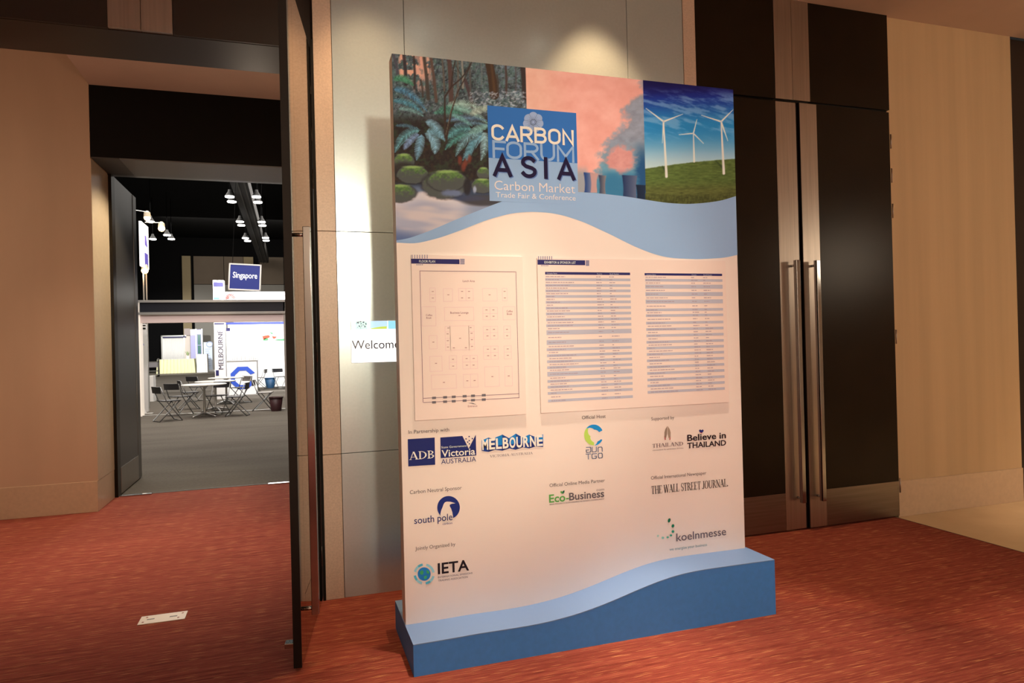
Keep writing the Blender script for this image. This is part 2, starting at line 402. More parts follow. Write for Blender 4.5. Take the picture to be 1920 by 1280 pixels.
for (u0, u1) in ((xc, (xc+xd)/2-.02), ((xc+xd)/2+.02, xd-.8), (xd-.76, xd), (xe, xe+1.9), (xe+1.95, xe+4.2)):
    box('wall_panel', u0, u1, YW, YW+.2, zm+.02, zt, M_HTAN if u0 == xd-.76 else M_HBROWN, bw)
    box('wall_panel', u0, u1, YW, YW+.2, 0, zm-.02, M_HGREY, bw)

# ================================================================= DISPLAY BOARD
BX0, BX1, BY, BT, BZ1 = .513, 2.533, 3.45, .10, 3.03
board = empty('display_board', ((BX0+BX1)/2, 3.5, 0), label='tall white conference display board on a wavy blue base, facing the corridor', cat='display board')
BORG = Vector(board.location)
def loc_b(v): return tuple(Vector(v)-BORG)
def bp(px, py, off=0.0):
    """photo pixel -> point of the board's front face"""
    p = at_y(px, py, BY); return Vector((p.x, BY-off, p.z))
pn = MB().box(BX0-BORG.x, BX1-BORG.x, BY-BORG.y, BY+BT-BORG.y, .10, BZ1)
pn.build('panel', M_WHITE, board, bevel=.0015)
# wooden back struts behind the board
for x in (-.7, .7):
    box('brace', x-.02, x+.02, BY+BT-BORG.y, BY+BT+.16-BORG.y, .1, 1.2, M_STONE2, board)
wave_px = [(775.5, 1209.4), (860, 1195.3), (897.5, 1188), (972.5, 1176.9), (1019.4, 1168.4), (1056.9, 1159), (1094.4, 1147.8), (1131.9, 1133.8), (1166.9, 1119),
           (1213.8, 1098.4), (1251, 1084.4), (1285, 1074.6), (1316.9, 1068.4), (1363.8, 1061.9), (1451.9, 1049.7)]
wx = []; wzs = []
for q in wave_px:
    p_ = at_y(*q, 3.21); wx.append(p_.x); wzs.append(p_.z)
xs = np.linspace(.51, 2.549, 56)
cw = np.interp(xs, wx, wzs)
for _ in range(3): cw[1:-1] = .25*cw[:-2]+.5*cw[1:-1]+.25*cw[2:]
def WAVE(x): return float(np.interp(x, xs, cw))
v = []; fc = []; n = len(xs)
for y in (3.21, 3.80):
    for x, z in zip(xs, cw): v.append((x-BORG.x, y-BORG.y, z))
    for x in xs: v.append((x-BORG.x, y-BORG.y, 0))
for i in range(n-1):
    fc.append((n+i, n+i+1, i+1, i)); fc.append((3*n+i+1, 3*n+i, 2*n+i, 2*n+i+1))
    fc.append((3*n+i, 3*n+i+1, n+i+1, n+i))
fc.append((n, 0, 2*n, 3*n)); fc.append((n-1, 2*n-1, 4*n-1, 3*n-1))
meshobj('base', v, fc, M_BLUE, board)
v = []; fc = []
for y in (3.2095, 3.8005):
    for x, z in zip(xs, cw): v.append((x-BORG.x, y-BORG.y, z-.001))
    for x, z in zip(xs, cw): v.append((x-BORG.x, y-BORG.y, z+.003))
for i in range(n-1):
    fc.append((i, i+1, n+i+1, n+i)); fc.append((2*n+i+1, 2*n+i, 3*n+i, 3*n+i+1)); fc.append((n+i, n+i+1, 3*n+i+1, 3*n+i))
fc.append((0, n, 3*n, 2*n)); fc.append((2*n-1, n-1, 3*n-1, 4*n-1))
meshobj('base_top', v, fc, M_LBLUE, board, label='light blue wavy top of the base')

# ---- picture band : one printed sheet, colour painted point by point
rng = np.random.default_rng(3)
def vnoise(x, y, seed=0):
    xi = np.floor(x).astype(np.int64); yi = np.floor(y).astype(np.int64); xf = x-xi; yf = y-yi
    def h(a, b):
        n_ = (a*374761393 + b*668265263 + seed*974634777) & 0x7fffffff
        n_ = ((n_ ^ (n_ >> 13))*1274126177) & 0x7fffffff
        return ((n_ ^ (n_ >> 16)) & 0xffff)/65535.0
    u = xf*xf*(3-2*xf); w_ = yf*yf*(3-2*yf)
    return (h(xi, yi)*(1-u)+h(xi+1, yi)*u)*(1-w_)+(h(xi, yi+1)*(1-u)+h(xi+1, yi+1)*u)*w_
def fbm(x, y, o=4, seed=0):
    a = 0; s = 0; k = 1.0
    for i in range(o): a = a+k*vnoise(x*2**i, y*2**i, seed+i*17); s += k; k *= .55
    return a/s
NX, NZ = 520, 300
gx = np.linspace(BX0, BX1, NX); gz = np.linspace(2.03, BZ1, NZ)
GX, GZ = np.meshgrid(gx, gz)
def proj_arr(x, z, y=BY):
    qx, qy, qz = x, np.full_like(x, y), z-EYE
    zz = qx*CF.x+qy*CF.y+qz*CF.z
    return 960+FPX*(qx*CR.x+qy*CR.y+qz*CR.z)/zz, 640-FPX*(qx*CU.x+qy*CU.y+qz*CU.z)/zz
PX, PY = proj_arr(GX, GZ)
IMG = np.zeros(GX.shape+(3,))
def put(c, mask):
    m_ = np.clip(mask, 0, 1)[..., None]
    IMG[:] = IMG*(1-m_)+np.asarray(c, float)*m_
def ss(a, b, x): t = np.clip((x-a)/(b-a), 0, 1); return t*t*(3-2*t)
def sub(x0, x1, y0, y1):
    """grid window covering a pixel box"""
    m_ = (PX > x0) & (PX < x1) & (PY > y0) & (PY < y1)
    if not m_.any(): return None
    r_, c_ = np.where(m_.any(1))[0], np.where(m_.any(0))[0]
    return slice(r_[0], r_[-1]+1), slice(c_[0], c_[-1]+1)
def stroke(pts, w0, w1, c, a=1.0, soft=.8):
    P = np.array(pts, float)
    s_ = sub(P[:, 0].min()-w0-2, P[:, 0].max()+w0+2, P[:, 1].min()-w0-2, P[:, 1].max()+w0+2)
    if s_ is None: return
    X, Y = PX[s_], PY[s_]; best = np.full(X.shape, -9.0); L = len(P)-1
    for i in range(L):
        a0, b0 = P[i], P[i+1]; d = b0-a0; q = max(1e-6, (d**2).sum())
        t = np.clip(((X-a0[0])*d[0]+(Y-a0[1])*d[1])/q, 0, 1)
        dist = np.hypot(X-a0[0]-t*d[0], Y-a0[1]-t*d[1])
        wd = (w0+(w1-w0)*(i+t)/L)/2
        best = np.maximum(best, wd-dist)
    m_ = (ss(-soft, soft, best)*a)[..., None]
    IMG[s_] = IMG[s_]*(1-m_)+np.asarray(c, float)*m_
def blob(cx, cy, rx, ry, c, a=1, soft=.15, rough=0, seed=0, rot=0):
    R_ = max(rx, ry)*1.5; s_ = sub(cx-R_, cx+R_, cy-R_, cy+R_)
    if s_ is None: return
    X, Y = PX[s_]-cx, PY[s_]-cy
    if rot: X, Y = X*math.cos(rot)+Y*math.sin(rot), -X*math.sin(rot)+Y*math.cos(rot)
    d = np.hypot(X/rx, Y/ry)
    if rough: d = d+rough*(fbm(PX[s_]/6, PY[s_]/6, 3, seed)-.5)
    m_ = ((1-ss(1-soft, 1+soft, d))*a)[..., None]
    IMG[s_] = IMG[s_]*(1-m_)+np.asarray(c, float)*m_
def bez(a, b, c, n_=12):
    t = np.linspace(0, 1, n_)[:, None]; a, b, c = map(lambda q: np.array(q, float), (a, b, c))
    return (1-t)**2*a+2*t*(1-t)*b+t*t*c
def frond(a, b, c, wid, col, dark=(60, 85, 85), n_=26):
    P = bez(a, b, c, n_); stroke(P, 1.4, .8, dark)
    for i in range(1, n_):
        d = P[i]-P[i-1]; d /= np.hypot(*d)+1e-6; nn = np.array((-d[1], d[0])); t = i/n_
        ln = wid*math.sin(PI*min(1, .18+t*.85))**.7
        for sgn in (-1, 1):
            e = P[i]+(nn*sgn*.85+d*.55)*ln
            cc = np.array(col)*(0.70+.42*rng.random())*(.93, .97, 1.0)
            stroke([P[i], e], 2.1, .7, np.minimum(cc, 250), .92, .7)
# forest
n1 = fbm(PX/5, PY/7, 4, 1); n2 = fbm(PX/22, PY/26, 3, 5); n3 = fbm(PX/2.2, PY/2.6, 2, 9)
F = (np.stack([38+86*n1+64*(n3-.5), 42+84*n1+66*(n3-.5), 44+82*n1+64*(n3-.5)], -1))
IMG[:] = F
put((120, 128, 140), ss(.45, .7, fbm(PX/9, PY/7, 3, 21))*ss(880, 930, PX)*.7)
put((88, 112, 104), ss(.5, .65, fbm(PX/8, PY/9, 3, 33))*.5)
for i in range(1500):
    x = rng.uniform(742, 988); y = rng.uniform(103, 215); k = rng.random(); ln_ = rng.uniform(1.5, 5)
    c_ = ((150, 158, 155), (58, 60, 56), (92, 118, 96), (120, 122, 140), (40, 38, 36))[int(rng.integers(0, 5))]
    an = rng.uniform(0, PI)
    stroke([(x, y), (x+ln_*math.cos(an), y+ln_*math.sin(an))], 1.6, .8, c_, .30+.35*k, .7)
# sunset glow between the trunks
glow = ss(.42, .56, fbm(PX/7, PY/9, 3, 41))*(1-ss(138, 158, PY))*ss(744, 752, PX)*(1-ss(800, 812, PX))
put((245, 170, 140), glow*.9)
put((215, 150, 130), ss(.5, .62, fbm(PX/4, PY/12, 2, 44))*(1-ss(160, 178, PY))*ss(770, 780, PX)*(1-ss(805, 815, PX))*.6)
for (x0, y0, x1, y1, ww, c) in ((757, 103, 761, 158, 6, (60, 48, 50)), (776, 106, 777, 165, 4, (62, 50, 48)), (738, 104, 748, 146, 4, (84, 74, 80)),
        (795, 108, 803, 185, 6, (75, 62, 55)), (808, 110, 818, 190, 5, (95, 70, 60)), (789, 150, 793, 182, 3, (75, 60, 52)), (842, 112, 846, 190, 8, (88, 62, 56)),
        (858, 112, 858, 180, 3, (105, 90, 80)), (866, 113, 868, 165, 3, (150, 135, 120)), (872, 150, 886, 200, 6, (78, 58, 58)), (880, 116, 882, 190, 3, (90, 80, 75)),
        (917, 118, 927, 178, 15, (70, 48, 36)), (932, 140, 934, 172, 3, (75, 62, 55)), (948, 122, 949, 175, 4, (80, 60, 55)), (966, 124, 967, 170, 2, (92, 80, 80)),
        (980, 126, 984, 182, 9, (62, 48, 46)), (902, 118, 903, 160, 2, (110, 110, 105)), (829, 112, 833, 170, 3, (100, 84, 74))):
    stroke([(x0, y0), ((x0+x1)/2+1, (y0+y1)/2), (x1, y1)], ww, ww*1.15, c, .95, 1.2)
stroke([(921, 119), (927, 170)], 4, 5, (105, 72, 48), .5, 2)
# undergrowth behind
for i in range(150):
    x = rng.uniform(880, 985); y = rng.uniform(172, 212); k = rng.random()
    stroke([(x, y), (x+rng.uniform(-6, 6), y+rng.uniform(-3, 4))], 2.6, 1.2, (140+60*k, 140+55*k, 150+45*k), .7, 1)
put((46, 34, 32), ss(200, 232, PY-8*n2)*(1-ss(985, 987, PX))*.88)
put((70, 55, 40), ss(.5, .7, n1)*ss(240, 260, PY)*.5)
put((58, 66, 48), ss(.52, .66, fbm(PX/9, PY/6, 3, 77))*ss(215, 235, PY)*.6)
# ferns
TE = (112, 150, 156); LT = (150, 178, 185); GR = (95, 140, 115); PL = (185, 195, 170)
for a, b, c, wd, cl in (((738, 150), (755, 140), (775, 160), 8, (90, 145, 105)), ((738, 168), (768, 165), (800, 208), 8, (95, 140, 165)), ((737, 190), (765, 185), (792, 212), 7, (100, 150, 160)),
        ((748, 204), (770, 202), (794, 218), 4.5, (135, 160, 150)), ((838, 200), (868, 186), (910, 208), 9, PL), ((822, 205), (850, 196), (895, 214), 7, GR),
        ((812, 212), (845, 206), (868, 214), 6, GR), ((848, 200), (885, 205), (915, 232), 8, (160, 185, 165)), ((835, 228), (870, 215), (912, 226), 6, (120, 140, 160)),
        ((850, 236), (880, 225), (915, 235), 6, (110, 130, 140)), ((880, 215), (900, 205), (918, 200), 8, (195, 190, 165)), ((845, 214), (868, 222), (885, 236), 5, (125, 160, 150)),
        ((797, 228), (820, 232), (834, 264), 10, LT), ((788, 244), (752, 246), (741, 285), 10, (125, 170, 170)), ((786, 252), (765, 262), (758, 280), 8, (140, 150, 175)),
        ((790, 252), (788, 268), (781, 300), 10, (135, 165, 178)), ((796, 250), (822, 258), (815, 288), 12, LT), ((800, 246), (822, 244), (833, 262), 8, (128, 158, 165)),
        ((884, 242), (850, 238), (838, 262), 10, (110, 160, 155)), ((882, 250), (852, 256), (835, 280), 8, (95, 145, 130)), ((906, 246), (872, 246), (855, 292), 11, (150, 182, 182)),
        ((908, 250), (890, 262), (868, 300), 10, (135, 172, 178)), ((905, 248), (915, 262), (902, 300), 10, (165, 185, 180)), ((888, 262), (880, 280), (874, 302), 8, TE),
        ((916, 236), (895, 240), (880, 250), 8, (150, 180, 165)), ((742, 236), (765, 232), (785, 244), 4, (90, 110, 118))):
    frond(a, b, c, wd, cl)
# bare sapling
for pts, a, b_ in (([(835, 258), (834, 205), (834, 182), (846, 163), (850, 128), (854, 112)], 4.2, 2), ([(838, 255), (846, 210), (857, 175), (870, 150), (884, 118)], 3.4, 1.6),
                   ([(846, 163), (866, 146), (877, 130), (886, 112)], 3, 1.6), ([(834, 182), (833, 172)], 2, 1), ([(866, 144), (852, 118)], 1.6, 1), ([(838, 258), (836, 268)], 4, 3)):
    stroke(pts, a, b_, (66, 50, 44), 1, .7)
stroke([(836, 252), (845, 210), (856, 176)], 1.2, 1, (125, 105, 85), .8, .6)
# dark bank, red leaves, mossy stones, water
for (x, y) in ((862, 300), (873, 305), (869, 312), (880, 298)): blob(x, y, 4, 8, (135, 62, 48), .75, .5, .6, 3)
put((62, 68, 84), ss(338, 352, PY+.03*(PX-740))*1.0)
put((120, 128, 150), ss(344, 356, PY)*(1-ss(800, 830, PX))*.8)
wy = 372+(PX-740)*.02-14*np.exp(-((PX-800)/40)**2)+10*ss(830, 905, PX)
wat = ss(-4, 5, PY-wy)
put((212, 186, 180), wat)
put((160, 156, 172), wat*ss(.30, .75, fbm((PX+PY)/70, (PY-PX*.12)/13, 2, 61))*.75)
put((228, 204, 196), wat*ss(26, 6, PY-wy)*ss(905, 860, PX)*.7)
put((92, 104, 142), ss(418, 452, PY+(PX-742)*.30)*.0+ss(0, 1, (PY-418-(PX-742)*.16)/30)*.95)
put((125, 133, 155), wat*ss(850, 905, PX+(PY-380)*.3)*.8)
def stone(cx, cy, rx, ry, sd, dark=(86, 84, 78)):
    blob(cx, cy, rx*1.06, ry*1.06, (44, 38, 42), .8, .12, .16, sd); blob(cx, cy, rx, ry, dark, 1, .06, .16, sd)
    s_ = sub(cx-rx, cx+rx, cy-ry, cy+ry*.5)
    if s_ is None: return
    X, Y = PX[s_], PY[s_]
    d = np.hypot((X-cx)/rx, (Y-cy)/ry); top = ss(.25, -.75, (Y-cy)/ry+1.3*(fbm(X/5, Y/4, 3, sd)-.5))
    m_ = ((1-ss(.86, .98, d))*top)[..., None]; k = fbm(X/3, Y/3, 3, sd+4)[..., None]
    colr = np.concatenate([60+70*k, 82+72*k, 44+38*k], -1)
    IMG[s_] = IMG[s_]*(1-m_)+colr*m_
    blob(cx, cy-ry*.82, rx*.55, ry*.14, (165, 185, 105), .7, .6, .4, sd)
stone(757, 304, 20, 17, 11); blob(757, 318, 24, 14, (55, 48, 44), .9, .3); stone(774, 327, 30, 17, 13); stone(748, 362, 32, 17, 17); stone(835, 346, 43, 26, 19); stone(838, 338, 36, 20, 23)
blob(848, 362, 20, 6, (120, 125, 155), .8, .5, .8, 4); blob(876, 350, 7, 16, (48, 42, 44), .9, .3)
stone(906, 325, 12, 12, 29); stone(904, 348, 20, 14, 23); blob(890, 355, 3, 6, (190, 190, 210), .7, .5, .5, 8)
blob(905, 376, 38, 10, (74, 66, 66), .9, .3); blob(880, 372, 30, 5, (70, 72, 95), .6, .5)
# smokestack picture
S1, S2 = 986.0, 1205.5
sx1 = S1+(PY-125)*.013; sx2 = S2+(PY-150)*.022
smk = (PX > sx1) & (PX <= sx2)
nn = fbm(PX/26, PY/22, 4, 90); n5 = fbm(PX/12, PY/10, 4, 95)
sk = np.stack([232+22*nn, 148+34*nn+.06*(PX-1000)*0, 130+34*nn], -1)
sk[..., 1] += 12*ss(1090, 990, PX); sk[..., 2] += 6*ss(1090, 990, PX)
edge = (PX-1150)+(PY-170)*.35+34*(n5-.5)
cool = ss(.0, 1, (edge+60*(ss(300, 240, PY)-.5)-22)/30)
teal = np.stack([120+50*n5, 128+40*n5, 135+30*n5], -1)
xb = np.interp(PY, [120, 175, 190, 205, 225, 240, 262, 285, 325, 370], [1212, 1204, 1182, 1166, 1178, 1166, 1140, 1128, 1122, 1100])
dk = ss(-10, 10, PX-xb+34*(n5-.5)+7*(fbm(PX/5, PY/5, 3, 97)-.5))
tl = np.stack([128+40*n5-50*ss(250, 340, PY), 124+40*n5, 134+36*n5+6*ss(250, 340, PY)], -1)
sk = sk*(1-dk[..., None])+tl*dk[..., None]
b1 = ss(1.25, .65, np.hypot((PX-1164)/24, (PY-301)/27)+1.1*(n5-.5)+.2*(fbm(PX/5, PY/5, 3, 98)-.5))*.95
sk = sk*(1-b1[..., None])+(np.array((224, 146, 134))+30*(n5[..., None]-.5))*b1[..., None]
b2 = ss(-8, 8, PX-1192+20*(n5-.5))*ss(255, 310, PY); sk = sk*(1-b2[..., None])+np.array((40, 80, 116))*b2[..., None]
b3 = ss(314, 338, PY+10*(n5-.5))*ss(1108, 1134, PX)*(1-b2)*.8; sk = sk*(1-b3[..., None])+np.array((52, 108, 140))*b3[..., None]
b4 = ss(306, 330, PY)*(1-ss(1096, 1106, PX))*.7; sk = sk*(1-b4[..., None])+np.array((120, 140, 146))*b4[..., None]
IMG[smk] = sk[smk]
def tower(x0, x1, yt, yb, c1, c2):
    s_ = sub(x0-3, x1+3, yt-2, yb+2); X, Y = PX[s_], PY[s_]
    t = (Y-yt)/(yb-yt); pinch = 2.6*np.sin(PI*np.clip(t, 0, 1)*.8)
    m_ = (ss(-.7, .7, X-(x0+pinch))*ss(-.7, .7, (x1-pinch)-X)*ss(-.7, .7, Y-yt-1.2*((X-x0)/(x1-x0))))[..., None]
    k = np.clip((X-x0)/(x1-x0), 0, 1)[..., None]; cc = np.array(c1)*(1-k)+np.array(c2)*k
    IMG[s_] = IMG[s_]*(1-m_)+cc*m_
tower(1094, 1113, 323, 360, (22, 52, 108), (150, 140, 150)); tower(1106, 1121, 324, 358, (190, 140, 132), (196, 146, 136)); tower(1122, 1137, 328, 362, (40, 52, 78), (150, 128, 120))
tower(1166, 1195, 328, 374, (34, 48, 80), (104, 104, 122)); tower(1192, 1212, 346, 380, (26, 36, 54), (34, 46, 66))
put((56, 112, 142), ss(16, 4, np.abs(PX-1148))*ss(318, 330, PY)*ss(372, 352, PY)*.6*(PX < sx2))
# wind turbines picture
tb = PX > sx2
v_ = (PY-150)/(170.0)
def mixc(a, b, t): return np.array(a)*(1-t[..., None])+np.array(b)*t[..., None]
sky = mixc((26, 20, 72), (30, 42, 128), ss(.02, .24, v_+.05*(fbm(PX/20, PY/8, 3, 140)-.5))); sky = sky*(1-ss(.12, .5, v_)[..., None])+np.array((44, 128, 178))*ss(.12, .5, v_)[..., None]
sky = sky*(1-ss(.5, 1.0, v_)[..., None])+np.array((190, 200, 196))*ss(.5, 1.0, v_)[..., None]
cl = ss(.42, .70, fbm((PX+PY*.8)/36, (PY-PX*.30)/7, 5, 120))*ss(.06, .22, v_)*(1-ss(.5, .75, v_))
sky = sky*(1-.55*cl[..., None])+np.array((150, 180, 205))*.55*cl[..., None]
IMG[tb] = sky[tb]
hill = 316-(PX-1208)*.17+(PX-1208)**2*.00035+1.5*n1
hm = ss(-1, 1, PY-hill)*tb
gr = mixc((88, 100, 48), (92, 92, 46), ss(335, 360, PY)); gr = gr*(.78+.5*fbm(PX/9, PY/2.2, 3, 130))[..., None]
gr = gr*(1-.35*ss(358, 372, PY)[..., None]*fbm(PX/1.6, PY/5, 2, 133)[..., None])
IMG[:] = IMG*(1-hm[..., None])+gr*hm[..., None]
WH = (232, 214, 206)
def turbine(bx, by, hx_, hy, w_, blades, sh=None):
    if sh: stroke([(bx-1, by-10), sh], 5, 2, (50, 62, 36), .7, 1.5)
    stroke([(hx_, hy), (bx, by)], w_*.45, w_, WH, 1, .7)
    for e in blades: stroke([(hx_, hy), ((hx_+e[0])/2, (hy+e[1])/2), e], w_*.62, .9, (238, 226, 222), 1, .7)
    blob(hx_, hy, w_*.42, w_*.42, (205, 195, 195), 1, .3)
turbine(1249.5, 331, 1244, 228, 4.8, ((1211, 203), (1280, 214), (1242, 268)), (1242, 312))
turbine(1301.5, 303, 1300, 250, 3.4, ((1273, 252.5), (1306.5, 224), (1319, 269)))
turbine(1357, 325, 1352, 228, 4.8, ((1315, 216), (1374, 206), (1364.5, 264)), (1342, 302))
# to albedo
PR = np.array([lin1(c) for c in PAPER])
def lin_arr(a): a = np.clip(a, 0, 255)/255; return np.where(a <= .04045, a/12.92, ((a+.055)/1.055)**2.4)
ALB = np.clip(.84*lin_arr(IMG)/PR, 0, .95)
upper_px = [(742, 450.7), (764.5, 447.8), (809, 431.4), (853.6, 412), (898, 394.3), (927.8, 382.4), (960, 371), (1000, 363), (1040, 359.5), (1084.4, 359.8), (1126, 362.6),
            (1171.8, 368), (1208.4, 374), (1248, 380.2), (1287.6, 382.7), (1324, 380.2), (1354.6, 375.7), (1378.5, 367.5)]
lower_px = [(742, 454.6), (779.4, 457), (824, 446), (868.5, 430), (913, 412), (957.5, 400), (993, 396.7), (1031.8, 398.8), (1060, 404.7), (1095.7, 416.8), (1141.4, 438),
            (1187, 461), (1220.6, 474.7), (1245, 481.4), (1262, 484), (1310, 486), (1360.7, 483), (1381, 477.7)]
def curve_px(pp):
    q = [bp(*a) for a in pp]; return np.array([a.x for a in q]), np.array([a.z for a in q])
ux, uz = curve_px(upper_px); lx, lz = curve_px(lower_px)
def smooth_interp(x, ax, az):
    t = np.linspace(BX0, BX1, 160); z_ = np.interp(t, ax, az)
    for _ in range(10): z_[1:-1] = .25*z_[:-2]+.5*z_[1:-1]+.25*z_[2:]
    return np.interp(x, t, z_)
UZ = smooth_interp(gx, ux, uz); LZ = smooth_interp(gx, lx, lz)
M_PRINT = bpy.data.materials.new('photo_print'); M_PRINT.use_nodes = True
_nt = M_PRINT.node_tree; _a = _nt.nodes.new('ShaderNodeAttribute'); _a.attribute_name = 'print_colour'
_nt.links.new(_a.outputs['Color'], _nt.nodes['Principled BSDF'].inputs['Base Color']); _nt.nodes['Principled BSDF'].inputs['Roughness'].default_value = .6
_nt.nodes['Principled BSDF'].inputs['Specular IOR Level'].default_value = .1
def picture(name, c0, c1, label):
    """columns c0..c1 of the painted grid, clamped below to the wave"""
    cols = np.arange(c0, c1+1); nc = len(cols)
    Z = np.maximum(GZ[:, cols], UZ[cols][None, :]-.004)
    # sample colour from the original position (clamped rows collapse)
    keep = GZ[:, cols] >= UZ[cols][None, :]-.012
    V = np.stack([GX[:, cols]-BORG.x, np.full(Z.shape, BY-.0008-BORG.y), Z], -1).reshape(-1, 3)
    idx = np.arange(NZ*nc).reshape(NZ, nc)
    q = np.stack([idx[:-1, :-1], idx[:-1, 1:], idx[1:, 1:], idx[1:, :-1]], -1)
    kk = keep[1:, :-1] | keep[1:, 1:]
    q = q[kk]
    me = bpy.data.meshes.new(name)
    me.from_pydata(V.tolist(), [], q.tolist()); me.update()
    at = me.color_attributes.new('print_colour', 'FLOAT_COLOR', 'POINT')
    cc = np.ones((NZ*nc, 4), np.float32); cc[:, :3] = ALB[:, cols].reshape(-1, 3)
    at.data.foreach_set('color', cc.ravel())
    me.materials.append(M_PRINT)
    o = bpy.data.objects.new(name, me); COL.objects.link(o); o.parent = board; o['label'] = label
xq1 = (bp(986, 126).x+bp(989, 330).x)/2; xq2 = (bp(1205.5, 152).x+bp(1209.5, 370).x)/2
c1_ = int(np.searchsorted(gx, xq1)); c2_ = int(np.searchsorted(gx, xq2))
picture('forest_picture', 0, c1_, 'printed picture of a fern forest, mossy stones and a stream')
picture('chimney_picture', c1_, c2_, 'printed picture of pink smoke over cooling towers')
picture('turbine_picture', c2_, NX-1, 'printed picture of three wind turbines on a green hill')

# ---- flat print helpers on the board face
INKS = {}
def inkmat(c, k=.84):
    key = 'ink_%d_%d_%d' % tuple(c)
    if key not in INKS: INKS[key] = mat(key, ink(*c, k=k), .6, spec=.15)
    return INKS[key]
def plane_poly(name, px_pts, c, off=.0016, parent=None, mb=None, **k):
    """px points -> flat polygon on the board"""
    pts = [loc_b(bp(*p, off)) for p in px_pts]
    if mb is not None: mb.poly(pts[::1]); return None
    return MB().poly(pts).build(name, inkmat(c), parent or board, **k)
class Crop:
    def __init__(s, ox, oy, sc): s.o = (ox, oy); s.s = sc
    def __call__(s, x, y): return (s.o[0]+x/s.s, s.o[1]+y/s.s)
FONT_CACHE = {}
def text_data(txt, bold=0.0, space=1.0):
    key = (txt, bold, space)
    if key in FONT_CACHE: return FONT_CACHE[key]
    cu = bpy.data.curves.new('t', 'FONT'); cu.body = txt; cu.offset = bold; cu.space_character = space; cu.resolution_u = 3; cu.size = 1
    ob = bpy.data.objects.new('t', cu); COL.objects.link(ob)
    dg = bpy.context.evaluated_depsgraph_get(); dg.update()
    me = bpy.data.meshes.new_from_object(ob.evaluated_get(dg))
    v_ = [tuple(q.co[:2]) for q in me.vertices]; f_ = [tuple(p.vertices) for p in me.polygons]
    bpy.data.objects.remove(ob); bpy.data.curves.remove(cu); bpy.data.meshes.remove(me)
    FONT_CACHE[key] = (v_, f_); return v_, f_
CAP = max(p[1] for p in text_data('H')[0])
def fit_text(txt, x0, x1, z0, caph, bold=0.0, space=1.0, capref='H'):
    """2D text fitted between x0..x1 with baseline z0 and capital height caph"""
    v_, f_ = text_data(txt, bold, space)
    a = min(p[0] for p in v_); b_ = max(p[0] for p in v_)
    sx = (x1-x0)/(b_-a); sz = caph/CAP
    return [(x0+(p[0]-a)*sx, z0+p[1]*sz) for p in v_], f_
def text_on_board(name, txt, A, B, h, c, bold=0.0, off=.0024, parent=None, space=1.0, **k):
    """A = pixel of baseline start, B = pixel of baseline end, h = capital height in pixels"""
    a, b_ = bp(*A), bp(*B); t = bp(A[0], A[1]-h); caph = t.z-a.z
    z0 = (a.z+b_.z)/2
    v_, f_ = fit_text(txt, a.x, b_.x, z0, caph, bold, space)
    return meshobj(name, [(p[0]-BORG.x, BY-off-BORG.y, p[1]) for p in v_], f_, inkmat(c), parent or board, **k)
# small serif capitals drawn as outlines
def ell(cx, cy, rx, ry, wx_, wy_, a0, a1, n_=14):
    out = []
    for i in range(n_):
        t0 = math.radians(a0+(a1-a0)*i/n_); t1 = math.radians(a0+(a1-a0)*(i+1)/n_)
        out.append([(cx+rx*math.cos(t0), cy+ry*math.sin(t0)), (cx+rx*math.cos(t1), cy+ry*math.sin(t1)), (cx+(rx-wx_)*math.cos(t1), cy+(ry-wy_)*math.sin(t1)), (cx+(rx-wx_)*math.cos(t0), cy+(ry-wy_)*math.sin(t0))])
    return out
def ln(x0, y0, x1, y1, w_): return [[(x0-w_/2, y0), (x0+w_/2, y0), (x1+w_/2, y1), (x1-w_/2, y1)]]
def hb(x0, x1, y, t=.05): return [[(x0, y-t/2), (x1, y-t/2), (x1, y+t/2), (x0, y+t/2)]]
def sf(x, y, w_=.34): return hb(x-w_/2, x+w_/2, y+(.025 if y < .5 else -.025), .05)
def stem(x, w_=.15): return ln(x, 0, x, 1, w_)+sf(x, 0)+sf(x, 1)
